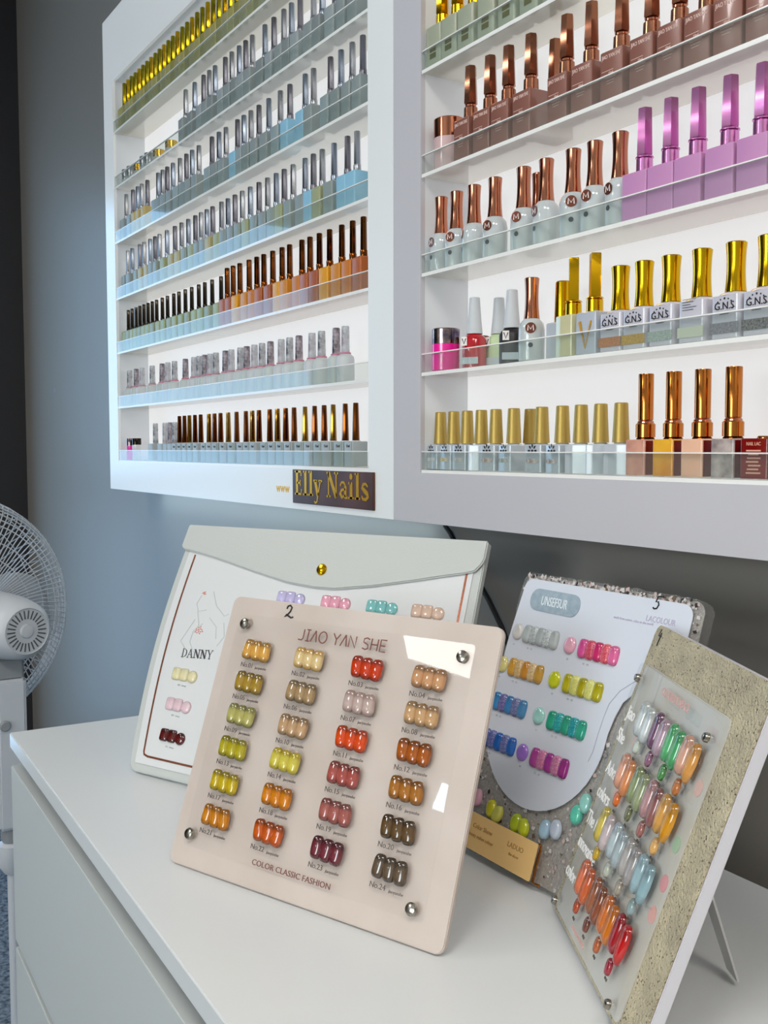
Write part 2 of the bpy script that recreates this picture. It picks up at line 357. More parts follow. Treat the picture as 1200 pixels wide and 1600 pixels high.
# ------------------------------------------------------------------ bottles: shapes
G_gold = mat('gold metal','#d6a818',rough=.12,metal=1); G_rose = mat('rose gold metal','#b9785e',rough=.12,metal=1)
G_chrome = mat('silver metal','#9fa1a6',rough=.3,metal=1); G_dark = mat('dark bronze metal','#6b3a16',rough=.14,metal=1)
G_black = mat('black gold metal','#2b2620',rough=.12,metal=1); G_pinkm = mat('pink metal','#d58cc4',rough=.2,metal=.9)
G_matte = mat('matte gold','#b79a50',rough=.42,metal=.55); G_brown = mat('brown rose metal','#a06a52',rough=.16,metal=.9)
G_olive = mat('olive gold metal','#a09018',rough=.18,metal=1); G_copper = mat('copper metal','#c07434',rough=.12,metal=1)
G_wcap = mat('white cap plastic','#c9ccd0',rough=.3)
G_holo = mat('holographic foil','#b9a8a0',rough=.12,metal=1,noise=(60,'#4a3f5c'))
M_ink = mat('black ink','#17161a',rough=.5); M_wink = mat('white ink','#f0e9e6',rough=.5)
def glassy(name, c, r=.12): return mat(name, c, rough=r, coat=.6)
def sq(w, d, h, r=.003, sh=.0015): return MB().prism(rrect(-w/2,w/2,-d/2,d/2,r,3), 0, h, shrink=sh)
def hexcap(z0, z1, r0, r1, n=6): return MB().lathe([(r0*.96,z0),(r0,z0+.0008),(r1,z1-.0008),(r1*.92,z1)], n, T=Matrix.Rotation(R(12),4,'Z'))
def cone(z0, z1, r0, r1, n=20): return MB().lathe([(r0,z0),(r1,z1-.0012),(r1*.86,z1)], n)
def concave(z0, z1, rb, rm, rtp): 
    P = []
    for i in range(9):
        t = i/8; P.append((rb*(1-t)**2+ (rm*.92)*2*t*(1-t) + rtp*t*t, z0+(z1-z0)*t))
    P.append((rtp*.9, z1+.0008)); return MB().lathe(P, 24)
PROTO = {}
def proto(name, key, parts):
    """parts: (name, MB, material, [sub-parts]) -> first instance kept aside as source"""
    r = thing(name, None, None, (0,0,0))
    for nm, mb_, m, sub in parts:
        o = mb_.build(nm, m, r, smooth=30)
        for n2, mb2, m2 in sub: mb2.build(n2, m2, o, smooth=0 if n2 != 'collar' else 30)
    PROTO[key] = r
def Tf(y, z, x=0): return Matrix.Translation((x,y,z)) @ Matrix.Rotation(R(90),4,'X')   # text facing the room
W1 = .0252
proto('nail_polish_bottle','tall',[('body', sq(W1,.024,.0455), glassy('grey gel','#9aa09f'), []),
      ('collar', hexcap(.0456,.0555,.0052,.0050,16), G_chrome, []), ('cap', hexcap(.0556,.0985,.0046,.0042), G_chrome, [])])
proto('nail_polish_bottle','slim',[('body', sq(W1,.024,.0425), glassy('sage gel','#97a08f'), []),
      ('collar', cone(.0426,.0505,.0044,.0042), G_black, []), ('cap', hexcap(.0506,.0885,.0038,.0034), G_black, [])])
body6 = MB().lathe([(.0118,0),(.0125,.001),(.0125,.030),(.0115,.035),(.0075,.0385)], 18)
ring = MB().lathe([(.0072,.0386),(.0078,.0388),(.0078,.0405),(.0072,.0407)], 16)
M_cap6 = [mat('marbled cap a','#c6c8cc',rough=.3,noise=(90,'#3a3038')), mat('marbled cap b','#c8ccd0',rough=.3,noise=(90,'#8b7a82')), mat('marbled cap c','#b0a4ac',rough=.3,noise=(110,'#2a1c20'))]
proto('nail_polish_bottle','round',[('body', body6, glassy('milky gel','#c3c8c8'), []), ('ring', ring, mat('pink ring','#c97a90',rough=.4), []), ('cap', cone(.0408,.0765,.0060,.0053), M_cap6[0], [])])
lab = MB(); lab.text('15ml', .0055, Tf(-.01215,.026)); lab.box(.0100,.0104,-.01225,-.0121,.020,.033)
proto('nail_polish_bottle','boxed',[('body', sq(W1,.024,.034,.002,.0008), glassy('grey card','#a7acac',.4), [('lettering', lab, M_ink)]), ('cap', hexcap(.0352,.086,.0050,.0036,8), G_gold, [('collar', cone(.0341,.0351,.0075,.0072), G_wcap)])])
proto('nail_polish_bottle','short',[('body', sq(W1,.024,.034,.002,.0008), glassy('grey card','#a7acac',.4), []), ('cap', cone(.0341,.075,.0055,.0050), M_cap6[0], [])])
def jar(key, r, h, c, lid, lidh):
    proto('gel_jar',key,[('body', MB().lathe([(r*.96,0),(r,.001),(r,h)], 28), glassy('jar '+key,c), []),
          ('lid', MB().lathe([(r,h+.0003),(r,h+lidh-.001),(r*.95,h+lidh)], 28), lid, [])])
jar('smallgold', .012,.012,'#b4b7b4',G_gold,.014); jar('smallsilver',.0115,.012,'#b4b7b4',G_chrome,.020)
jar('rosejar',.0185,.036,'#d3b3b3',G_rose,.022); jar('pinkjar',.0165,.031,'#f01c98',G_holo,.018); jar('pinksmall',.0085,.030,'#f03aa8',G_holo,.016); jar('blacklid',.0095,.032,'#d6d3d8',G_black,.014)
jar('redjar',.0135,.037,'#7d1210',mat('dark red lid','#7a1c14',rough=.2,coat=.6),.003)
# right cabinet kinds
m_ = MB(); m_.lathe([(.0056,0),(.0056,.0004)], 20, T=Tf(-.0137,.0335)); 
emb = m_
ml = MB(); ml.stroke([(-.003,-.0028),(-.0026,.0028),(0,-.0014),(.0026,.0028),(.003,-.0028)], .001, T=Tf(-.0141,.0335))
dot = MB().lathe([(.0025,0),(.0025,.0003)], 16, T=Tf(-.0137,.016))
for i,(rb) in enumerate([0]):
    bodyM = MB().lathe([(.0128,0),(.0136,.0012),(.0138,.024),(.0137,.033),(.0125,.039),(.0095,.0425),(.0085,.0437)], 28)
    proto('gel_bottle','medal',[('body', bodyM, glassy('pearl white','#c2c8ca'), [('emblem', emb, mat('rose brown foil','#7c4636',rough=.25,metal=.6)), ('emblem_lettering', ml, M_wink), ('colour_dot', dot, mat('navy dot','#23232e',rough=.3))]),
          ('cap', concave(.0440,.0855,.0084,.0062,.0078), G_rose, [])])
ln = MB()
for i in range(5): ln.box(-.009,.006-(i%3)*.003,-.0139,-.0137,.036-i*.0022,.0364-i*.0022)
gl = MB(); gl.text('G.N.S', .0088, Tf(-.0139,.0235), sx=.95)
for i in range(5):
    a = R(150-i*30); gl.lathe([(.0007+(.0003 if i==2 else 0),0),(.0007,.0002)], 8, T=Tf(-.0137,.0275+.0062*math.sin(a)*.8, .0078*math.cos(a)))
gl.box(-.0100,-.001,-.0139,-.0137,.0213,.0218).box(.0003,.0100,-.0139,-.0137,.0213,.0218).box(-.0045,.0045,-.0139,-.0137,.0195,.0200).box(-.0105,-.0072,-.0139,-.0137,.0245,.0249).box(.0078,.0110,-.0139,-.0137,.0245,.0249)
sw = MB().box(-.0142,.0142,-.01395,-.0137,.0040,.0128)
gb = MB().prism(rrect(-.0145,.0145,-.0135,.0135,.004,4), 0, .035, shrink=.0); gb.lathe([(.0140,.0351),(.0125,.0368),(.0085,.0384)], 24)
proto('gel_bottle','gns',[('body', gb, glassy('clear grey gel','#c9c6d0'), [('lettering', gl, M_ink), ('colour_band', sw, mat('glitter','#7a7a80',rough=.35,noise=(300,'#c0bcc0')))]),
      ('cap', concave(.0386,.0785,.0088,.0070,.0087), G_gold, [])])
tx = MB(); tx.text('JIAO YAN SHE', .0052, Tf(-.01365,.0375), sx=.72)
tx.box(-.0115,.003,-.01368,-.01355,.0262,.0266); tx.text('15ml', .003, Tf(-.01365,.0228))
for i in range(3): tx.box(-.007+i*.001,.0065-i*.0015,-.01368,-.01355,.0195-i*.0025,.0198-i*.0025)
proto('gel_bottle','brown',[('body', sq(.0284,.027,.0445,.0015,.0006), glassy('cocoa card','#8a5a4e',.25), [('lettering', tx, mat('pale print','#e6c8be',rough=.5))]),
      ('collar', cone(.0446,.0590,.0080,.0076), G_brown, []), ('ring', cone(.0591,.0622,.0062,.0062), G_rose, []), ('cap', hexcap(.0623,.1035,.0078,.0064), G_brown, [])])
proto('gel_bottle','pink',[('body', sq(.0296,.027,.0415,.0015,.0006), glassy('orchid card','#c98fbe',.25), []),
      ('collar', cone(.0416,.0555,.0076,.0074), G_pinkm, []), ('ring', cone(.0556,.0575,.0082,.0082), G_pinkm, []), ('cap', hexcap(.0576,.0995,.0078,.0068), G_pinkm, [])])
pl = MB()
for i in range(5):
    a = R(180-i*45); c_ = (.0052*math.cos(a), .0015+.0052*math.sin(a))
    P = [(c_[0]+.0021*math.cos(a)*math.cos(q)-.0011*math.sin(a)*math.sin(q), c_[1]+.0021*math.sin(a)*math.cos(q)+.0011*math.cos(a)*math.sin(q), .0002) for q in [j*PI/5 for j in range(10)]]
    pl.add(P, [tuple(range(10))], T=Tf(-.0127,.0205))
pl.lathe([(.0018,0),(.0018,.0002)], 12, T=Tf(-.0127,.0215))
ps = MB().prism(rrect(-.0095,.0095,-.0021,.0021,.002,3), 0, .0004, T=Tf(-.0126,.0115))
proto('gel_bottle','petal',[('body', sq(.0262,.025,.0285,.0025,.001), glassy('silver white gel','#b9bfc6'), [('lettering', pl, M_ink), ('colour_swatch', ps, mat('petal swatch a','#a98a7e',rough=.4))]),
      ('cap', concave(.0300,.0665,.0082,.0078,.0064), G_matte, [('collar', cone(.0286,.0299,.0070,.0070), G_wcap)])])
proto('gel_bottle','cube',[('body', sq(.0235,.027,.0325,.0015,.0008), glassy('peach gel','#eab79a'), [('side_face', MB().box(.0118,.0121,-.0120,.0120,.0008,.0312), mat('garnet glass','#6e1210',rough=.12,coat=.6))]),
      ('collar', cone(.0345,.0475,.0089,.0089,24), G_copper, [('neck', cone(.0326,.0345,.0085,.0085), G_dark)]), ('cap', MB().lathe([(.0064,.0500),(.0069,.0505),(.0069,.0915),(.0066,.0922)], 24), G_copper, [('ring', cone(.0476,.0499,.0074,.0074), G_rose)])])
gsq = MB().box(-.006,.006,-.0139,-.0137,.016,.021).box(-.006,.006,-.0139,-.0137,.0085,.0145)
proto('gel_bottle','green',[('body', sq(.029,.027,.046,.002,.0008), glassy('sage card','#a6aa94',.3), [('emblem', gsq, G_olive)]),
      ('collar', cone(.0461,.060,.0080,.0076), G_gold, []), ('cap', hexcap(.0601,.102,.0078,.0066), G_gold, [])])
rl = MB(); rl.text('NAIL LAC', .0040, Tf(-.0138,.0268), sx=.8)
for i in range(7): rl.box(-.007+(i%3)*.001,.007-(i%2)*.002,-.01385,-.0137,.004+i*.003,.0052+i*.003)
proto('gel_bottle','garnet',[('body', sq(.0265,.027,.0325,.0015,.0008), glassy('garnet gel','#7c0f0c'), [('lettering', rl, mat('peach print','#e0a890',rough=.5))]), ('cap', cone(.0326,.0345,.0060,.0060), G_copper, [])])
# odd bottles of the gold-capped row
rb = MB().lathe([(.0128,0),(.0136,.001),(.0136,.031),(.0115,.035),(.0080,.038)], 26)
lb = MB().box(-.010,-.003,-.0143,-.0137,.0245,.0345); lv = MB().stroke([(-.0022,.003),(0,-.003),(.0022,.003)], .001, T=Tf(-.0144,.0295,-.0065))
lb2 = MB().box(-.0105,.0105,-.0141,-.0137,.004,.0115)
proto('gel_bottle','whitecap',[('body', rb, glassy('crimson gel','#b3101c'), [('label_tab', lb, M_wink), ('lettering', lv, M_ink), ('lower_label', lb2, mat('pale label','#c2cdd2',rough=.5))]),
      ('cap', concave(.0385,.0785,.0092,.0076,.0060), G_wcap, [])])
vb = MB().stroke([(-.0075,.012),(0,-.013),(.0075,.012)], [.0034,.003,.002], T=Tf(-.0128,.019))
proto('gel_bottle','tallgold',[('body', sq(.0262,.0245,.0400,.0015,.0008), glassy('champagne gel','#cfc9a0'), []),
      ('collar', cone(.0401,.0530,.0082,.0080), G_gold, []), ('ring', cone(.0531,.0550,.0086,.0086), G_gold, []), ('cap', hexcap(.0551,.0965,.0068,.0066,4), G_gold, [])])
proto('gel_bottle','letterv',[('body', sq(.0262,.0245,.0400,.0015,.0008), glassy('ice grey gel','#b9bfca'), [('lettering', vb, mat('gold print','#d9a23c',rough=.3,metal=.3))]),
      ('collar', cone(.0401,.0530,.0082,.0080), G_gold, []), ('ring', cone(.0531,.0550,.0086,.0086), G_gold, []), ('cap', hexcap(.0551,.0965,.0068,.0066,4), G_gold, [])])
proto('gel_bottle','plaingold',[('body', sq(.0262,.0245,.0375,.0025,.001), glassy('ice grey gel','#b9bfca'), []), ('cap', cone(.0377,.0795,.0090,.0078), G_gold, [])])

USED = set()
def place(key, x, z, y, rz, label, cat, group, scale=1.):
    if key not in USED: o = PROTO[key]; USED.add(key)
    else: o = copy_tree(PROTO[key])
    if 'group' in o: del o['group']
    o.location = (x, y, CZ+z+.0006); o.rotation_euler = (0,0,rz); o.scale = (scale,)*3
    return tag(o, label, cat, group)
def relax(xs, gap, lo=-9, hi=9):
    xs = sorted(xs)
    for _ in range(400):
        for i in range(len(xs)-1):
            d = gap-(xs[i+1]-xs[i])
            if d > 0: xs[i] -= d/2; xs[i+1] += d/2
        if xs[0] < lo: xs[0] = lo
        if xs[-1] > hi: xs[-1] = hi
    return xs
POS = {
'L7g':[-1.866,-1.8358,-1.8128,-1.7839,-1.7558,-1.7164,-1.6913,-1.6641,-1.6306,-1.5955,-1.554,-1.5326,-1.5092,-1.4664,-1.4389,-1.41,-1.382,-1.3466,-1.3164,-1.2873,-1.261,-1.2266,-1.1978],
'L7w':[-1.9993,-1.9434,-1.9111,-1.8901],
'L6':[-2.1575,-2.1134,-2.0764,-2.0132,-1.9546,-1.922,-1.8855,-1.8282,-1.7831,-1.7612,-1.7277,-1.711,-1.6818,-1.6357,-1.618,-1.5769,-1.5513,-1.5214,-1.4924,-1.4619,-1.4235,-1.3951,-1.3643,-1.323,-1.2938,-1.249,-1.2275],
'L5b':[-2.1588,-2.1326,-2.1021,-2.0833,-2.0607,-2.0344,-2.0117,-1.9813,-1.9481,-1.9193,-1.8843,-1.8571,-1.8239,-1.7917,-1.7573,-1.7284,-1.6945,-1.6546],
'L5a':[-1.6243,-1.6066,-1.5754,-1.5386,-1.5091,-1.4829,-1.4506,-1.4171,-1.3933,-1.3516,-1.3275,-1.2983,-1.2682,-1.2337,-1.2041,-1.1755],
'L4':[-2.1551,-2.1251,-2.0771,-2.0491,-2.0126,-1.9837,-1.9577,-1.9163,-1.8729,-1.8377,-1.8035,-1.7688,-1.7413,-1.7144,-1.6881,-1.6486,-1.6212,-1.592,-1.5623,-1.531,-1.4983,-1.4667,-1.4359,-1.4087,-1.3789,-1.337,-1.3183,-1.2885,-1.2543,-1.2171,-1.1919],
'L3':[-2.1592,-2.1146,-2.0833,-2.0582,-2.0239,-1.9589,-1.9345,-1.9114,-1.8784,-1.8414,-1.8088,-1.7803,-1.7479,-1.6874,-1.6563,-1.6261,-1.5786,-1.5532,-1.5259,-1.4958,-1.4598,-1.4197,-1.3876,-1.3375,-1.3138,-1.2632,-1.2337,-1.2034,-1.176],
'L2':[-1.8078,-1.7639,-1.7217,-1.6955,-1.6697,-1.6257,-1.5987,-1.5681,-1.5435,-1.5185,-1.4713,-1.4397,-1.4057,-1.3808,-1.3529,-1.3118,-1.2859,-1.2487,-1.2172,-1.1869],
'L1':[-2.159,-2.1342,-2.1093,-2.0817,-2.0597,-2.0361,-2.0118,-1.9878,-1.9646,-1.9427,-1.9206,-1.896,-1.872,-1.8491,-1.8269,-1.804,-1.7808,-1.7579,-1.7347,-1.7108,-1.6863,-1.6622,-1.6387,-1.6149,-1.5905,-1.5659,-1.5409,-1.5152,-1.4891,-1.4629,-1.4373,-1.4123,-1.3879],
}
SN = {1:'top',2:'second',3:'third',4:'fourth',5:'fifth',6:'sixth',7:'bottom'}
YL = .7005
sil = [G_chrome, mat('silver metal cool','#929cab',rough=.28,metal=1), mat('silver metal dark','#7b7a82',rough=.32,metal=1)]
bods = {1:['#a39a58','#8f8848','#9a9468'], 2:['#8e9696','#858c8c','#9aa2a4'], 3:['#8d9696','#93a0a2','#86908e','#8d9696','#8fb4c6','#9aa2a4'], 4:['#8d9894','#a0a47c','#90998f','#8e9796','#aaa870'], 5:['#9ba67a','#959c80','#a2a878']}  # fourth and fifth rows: yellowish lip reflections tinted into some bodies
def gelm(c): return mat('gel '+c, c, rough=.45, coat=.08)
LL = []
for i,x in enumerate(relax(POS['L1'],.0246,-2.160)):
    c = bods[1][i%3]; LL.append(('tall',x,1,gelm(c),[G_olive,G_gold][i%3==1],'gold-capped olive polish bottle','gold capped bottles on the top left shelf'))
for i,x in enumerate(relax(POS['L2'],.0254)): LL.append(('tall',x,2,gelm(bods[2][i%3]),sil[(i*7)%3],'silver-capped grey polish bottle','silver capped bottles on the second left shelf'))
for i,x in enumerate(relax(POS['L3'],.0254,-2.159,-1.147)):
    c = '#c0a868' if i in (2,3,4) else ('#8fc0d8' if i in (22,23,16) else bods[3][(i*5)%4]); LL.append(('tall',x,3,gelm(c),sil[(i*5)%3],'silver-capped polish bottle','silver capped bottles on the third left shelf'))
for i,x in enumerate(relax(POS['L4'],.0254,-2.158,-1.147)):
    c = '#8fc0d8' if i in (26,29,30) else ('#b5a878' if i in (3,4,8,9,14) else bods[4][(i*3)%4]); LL.append(('tall',x,4,gelm(c),sil[(i*4)%3],'silver-capped polish bottle','silver capped bottles on the fourth left shelf'))
r5 = relax(POS['L5b']+POS['L5a'],.0254,-2.159,-1.147)
am = ['#e09a10','#c87414','#a9562c','#d08418','#b05a20']
for i,x in enumerate(r5):
    if i < len(POS['L5b']): LL.append(('slim',x,5,gelm(bods[5][i%3]),G_black,'slim black-capped sage bottle','black capped bottles on the fifth left shelf'))
    else: LL.append(('tall',x,5,gelm(am[(i*3)%5]),G_dark,'amber bottle with dark bronze cap','amber bottles on the fifth left shelf'))
r6 = relax(POS['L6'],.0256,-2.158,-1.16)
for i,x in enumerate(r6): LL.append(('round',x,6,gelm(['#c3c8c8','#bfc6c4','#c6c8ca'][i%3]),M_cap6[(i*2)%3],'round milky bottle with marbled cap and pink ring','milky bottles on the sixth left shelf'))
r7 = relax(POS['L7w']+POS['L7g'],.0256,-2.1,-1.148)
for i,x in enumerate(r7):
    if i < 4: LL.append(('short',x,7,gelm('#a7acac'),M_cap6[i%3],'short marbled-cap bottle','marbled capped bottles on the bottom left shelf'))
    else: LL.append(('boxed',x,7,gelm(['#a7acac','#9fa8a6'][i%2]),[G_dark,mat('aged gold metal','#8f6a28',rough=.14,metal=1)][0 if i%3 else 1],'boxed bottle with tall tapered gold cap','gold capped bottles on the bottom left shelf'))
cnt = {}
for key,x,row,bm_,cm,desc,grp in LL:
    k = (row,grp); cnt[k] = cnt.get(k,0)+1
    o = place(key, x, SH[row], YL, random.uniform(-.05,.05), f"{desc}, {ORD[cnt[k]]} from left, left cabinet's {SN[row]} shelf", 'nail polish', grp)
    recolor(kid(o,'body'), bm_); recolor(kid(o,'cap'), cm)
    if key == 'tall': recolor(kid(o,'collar'), cm)
for i,(k,x) in enumerate([('smallsilver',-2.150),('smallsilver',-2.119),('smallgold',-2.073),('smallsilver',-2.035),('smallsilver',-2.006),('smallgold',-1.955),('smallgold',-1.886)]):
    place(k, x, SH[2], YL, 0, f"small jar with {'gold' if 'gold' in k else 'silver'} lid, {ORD[i+1]} from left, left cabinet's second shelf", 'jar', 'small jars on the second left shelf')
place('pinksmall', -2.150, SH[7], YL-.003, 0, "hot pink small jar with shiny lid at the left cabinet's bottom left corner", 'jar', None)
place('blacklid', -2.118, SH[7], YL, 0, "pale small jar with black lid beside the hot pink jar", 'jar', None)

# right cabinet
RS = {3:'highest visible',4:'second visible',5:'third visible',6:'fourth visible',7:'bottom'}
YR = .6985
def ra(a=.06): return random.uniform(-a,a)
for i,x in enumerate([-.992,-.9620,-.9302,-.8939,-.8585,-.823,-.7870]):
    place('green', x-.001, SH[3], YR, ra(.03), f"sage green gold-capped box bottle, {ORD[i+1]} from left, right cabinet's highest visible shelf", 'nail polish', 'sage green bottles')
place('rosejar', -.984, SH[4], YR+.004, 0, "wide pale pink jar with rose gold lid left of the brown bottles", 'jar', None)
xs = relax([-.938,-.9025,-.8708,-.8344,-.7800,-.7457,-.7056,-.6686,-.6361,-.606,-.5746,-.5425,-.510],.0306)
for i,x in enumerate(xs):
    place('brown', x, SH[4], YR, ra(.03), f"cocoa brown box bottle with rose gold cap, {ORD[i+1]} from left in its row", 'nail polish', 'brown bottles on the right cabinet')
place('brown', -.8344*1.04+.018+.018, SH[4], .7285, 0, "brown bottle half hidden behind the fourth and fifth brown bottles", 'nail polish', 'brown bottles on the right cabinet')
for i,x in enumerate([-.9945,-.964,-.9308,-.8932,-.8449,-.8092,-.7693,-.7391,-.7056]):
    o = place('medal', x, SH[5], YR, [-.1,.35,-.5,.25,.3,-.2,.7,.2,-.1][i], f"round white bottle with rose gold waisted cap, {ORD[i+1]} from left in its row", 'nail polish', 'white rose gold capped bottles')
place('medal', -.825*1.036, SH[5], .7275, .4, "white rose gold capped bottle tucked behind the fifth and sixth of its row", 'nail polish', 'white rose gold capped bottles')
for i,x in enumerate(relax([-.674,-.6448,-.6145,-.5803,-.548,-.516],.0306)):
    place('pink', x, SH[5], YR, ra(.02), f"orchid pink box bottle with hexagonal cap, {ORD[i+1]} from left in the pink row", 'nail polish', 'pink bottles on the right cabinet')
z6 = SH[6]
place('pinkjar', -.986, z6, YR+.001, .2, "hot pink jar with holographic lid left of the red bottle", 'jar', None)
place('redjar', -.9625, z6, .7285, 0, "dark red jar half hidden behind the hot pink jar", 'jar', None)
place('whitecap', -.9345, z6, YR+.004, .5, "crimson bottle with white tapered cap and small V label", 'nail polish', None)
o = place('whitecap', -.890*1.036, z6, .7275, .3, "pale green bottle with white cap behind the black labelled one", 'nail polish', None); recolor(kid(o,'body'), gelm('#c3d6a8'))
o = place('whitecap', -.868, z6, YR+.004, .9, "black labelled bottle with white tapered cap and V tab", 'nail polish', None); recolor(kid(o,'body'), gelm('#1d1a1c'))
place('medal', -.8306, z6, YR, .8, "round white bottle with rose gold cap on the gold capped row", 'nail polish', None)
place('plaingold', -.798, z6, .7125, 0, "grey bottle with smooth gold cap beside the champagne bottle", 'nail polish', None)
place('tallgold', -.7660, z6, YR-.001, -.1, "champagne bottle with tall squared gold cap", 'nail polish', None)
place('letterv', -.7360, z6, YR-.001, .05, "pale grey bottle with gold letter V and tall gold cap", 'nail polish', None)
GB = ['#a8643c','#a88232','#8c9a94','#c9cbb8','#6e6a72','#3c3838','#555058']
for i,x in enumerate(relax([-.7030,-.6739,-.6415,-.6071,-.5716,-.5400,-.509],.0298)):
    o = place('gns', x, z6, YR+.0005, 0, f"clear square bottle with waisted yellow gold cap, {ORD[i+1]} from the left in its row", 'nail polish', 'waisted gold capped bottles')
    b = kid(o,'body')
    recolor(kid(b,'colour_band'), mat('glitter '+GB[i], GB[i], rough=.35, noise=(500,['#c08858','#c4a050','#b0b8b0','#c9cbb8','#94909a','#8a8688','#94909a'][i])))
    if i == 3:
        lt = kid(b,'lettering'); lt.data = ln.build('lettering', M_ink, smooth=0).data
for o in list(COL.objects):
    if o.name.startswith('lettering') and o.parent is None: bpy.data.objects.remove(o)
z7 = SH[7]; PSW = ['#c9c6c4','#c8a23c','#b8aca4','#bdbcb8','#a9826e','#8e8a78','#a08078','#98756a','#b49a94','#9a7458','#8f8378']
fr7 = [-.9940,-.9680,-.9415,-.9172,-.8906,-.8587,-.8130,-.7816,-.7544,-.7271,-.700]
for i,x in enumerate(relax(fr7,.0264)):
    o = place('petal', x, z7, YR, [-.15,-.1,0,-.9,0,-.15,0,-.15,-1.1,-.9,-1.2][i], f"square white bottle with matte gold cap, {ORD[i+1]} from the left in its row", 'nail polish', 'matte gold capped bottles')
    recolor(kid(kid(o,'body'),'colour_swatch'), mat('swatch '+PSW[i], PSW[i], rough=.4, noise=(200,'#d8d0c8')))
place('petal', -.8344*1.035, z7, .7255, 0, "matte gold capped bottle tucked behind the sixth and seventh of its row", 'nail polish', 'matte gold capped bottles')
CB = [('#dba48c','#dba48c'),('#f2b83c','amber'),('#f0bea0','peach'),('#c9bab4','silver marbled')]
cx7 = [-.6690,-.6360,-.6035,-.5710]
for i,x in enumerate(cx7):
    o = place('cube', x, z7, YR, [.0,.0,0,0][i], ['dusty pink','amber yellow','plain peach','silver marbled'][i]+" cube bottle with copper cylinder cap on the bottom shelf", 'nail polish', 'copper capped cube bottles')
    recolor(kid(o,'body'), mat('cube '+CB[i][0], CB[i][0], rough=.15, coat=.6, noise=(70 if i in (0,3) else 30, ['#c98f80','#d88a1c','#eeb89a','#8d7f7c'][i])))
place('garnet', -.5395, z7, YR, 0, "dark garnet red bottle with pale lettering right of the marbled cube bottle", 'nail polish', None)
o = place('cube', -.509, z7, YR, 0, "peach cube bottle cut by the photo's right edge on the bottom shelf", 'nail polish', 'copper capped cube bottles')
for k in PROTO:
    if k not in USED:
        for c in [x for x in PROTO[k].children_recursive]: bpy.data.objects.remove(c)
        bpy.data.objects.remove(PROTO[k])

#@@BOARDS
# ------------------------------------------------------------------ swatch boards on the chest
def board(name, label, cat, x, y, phi, tau, group=None, z=None, k=1.):
    """root whose local X runs along the board, local Y up its face, local Z out of the face"""
    o = bpy.data.objects.new(name, None); COL.objects.link(o); o.empty_display_size = .02
    u = Vector((math.cos(R(phi)), math.sin(R(phi)), 0)); bk = Vector((-math.sin(R(phi)), math.cos(R(phi)), 0))
    v = bk*math.sin(R(tau)) + Vector((0,0,math.cos(R(tau)))); n = u.cross(v)
    o.matrix_world = Matrix(((u.x,v.x,n.x,x),(u.y,v.y,n.y,y),(u.z,v.z,n.z,TZ+.0006 if z is None else z),(0,0,0,1))) @ Matrix.Scale(k,4)
    return tag(o, label, cat, group)
def prop_leg(root, u0, H, T_, tau, m, wd=.03, frac=.62, spread=30):
    """strut hinged on the back of the board, down to the table"""
    t = R(tau); a = frac*H; zt = -T_                      # hinge at (v=a, z=zt) local
    # table plane in local coords: height = v*cos t - (-z)*... ; world up = (0,cos t, sin t)
    h = a*math.cos(t)+zt*math.sin(t); ang = t+R(spread)   # strut direction tilts back more
    L_ = (h-.001)/math.cos(R(spread))
    # world: down by cos(spread), back by sin(spread); local v = (up: cos t, back: sin t), local -z = (up:-sin t, back: cos t)
    dv = -math.cos(R(spread))*math.cos(t)+math.sin(R(spread))*math.sin(t)
    dz = -(math.cos(R(spread))*math.sin(t)+math.sin(R(spread))*math.cos(t))
    mb = MB(); p0 = Vector((u0,a,zt-.0012)); dd = Vector((0,dv,dz)); nn = Vector((0,-dz,dv))*.0015; ww = Vector((wd/2,0,0))
    q = [p0-ww*1.0, p0+ww*1.0, p0+dd*L_+ww*.7, p0+dd*L_-ww*.7]
    vs_ = [tuple(p-nn*.0) for p in q]+[tuple(p+nn) for p in q]
    mb.add(vs_, [(0,1,2,3),(4,7,6,5),(0,4,5,1),(1,5,6,2),(2,6,7,3),(3,7,4,0)])
    return mb.build('support_leg', m, root)
def Lp(x, y, z, rot=0): return Matrix.Translation((x,y,z)) @ Matrix.Rotation(R(rot),4,'Z')
TIPC = {}
def tip_mesh(kind, w, h, d):
    """domed nail shape; outline by kind, a thin rim then a crown"""
    n = 28; out = []
    for i in range(n):
        a = 2*PI*i/n; c, s = math.cos(a), math.sin(a)
        if kind == 'square': e = .42; x = math.copysign(abs(c)**e, c); y = math.copysign(abs(s)**e, s)
        elif kind == 'oval': x, y = c, s
        elif kind == 'soft': e = .62; x = math.copysign(abs(c)**e, c); y = math.copysign(abs(s)**e, s)
        else:            # almond / coffin: narrower towards the lower end
            e = .6; x = math.copysign(abs(c)**e, c); y = math.copysign(abs(s)**e, s); x *= (1 if y > 0 else 1+y*.42)
        out.append((x*w/2, y*h/2))
    mb = MB(); v = []; lay = [(1,0),(1,.25),(.92,.62),(.72,.88),(.4,1.0)]
    for k,z in lay: v += [(x*k, y*(k*.6+.4 if k < 1 else 1), z*d) for x,y in out]
    f = []
    for l in range(len(lay)-1): f += [(l*n+i, l*n+(i+1)%n, (l+1)*n+(i+1)%n, (l+1)*n+i) for i in range(n)]
    f += [tuple(range(n))[::-1], tuple(range((len(lay)-1)*n, len(lay)*n))]
    return mb.add(v, f)
def tip(parent, x, y, z, m, kind='square', w=.0105, h=.0195, d=.0035, rot=0, name='nail_tip'):
    key = (kind,w,h,d)
    if key not in TIPC:
        o = tip_mesh(*key).build(name, m, parent, smooth=70); TIPC[key] = o.data
    else:
        o = bpy.data.objects.new(name, TIPC[key]); COL.objects.link(o); o.parent = parent
    o.location = (x,y,z); o.rotation_euler = (0,0,R(rot)); o.material_slots[0].link = 'OBJECT'; o.material_slots[0].material = m
    return o
def dk(c, k=.45): c = lin(c); return tuple(x*k for x in c)
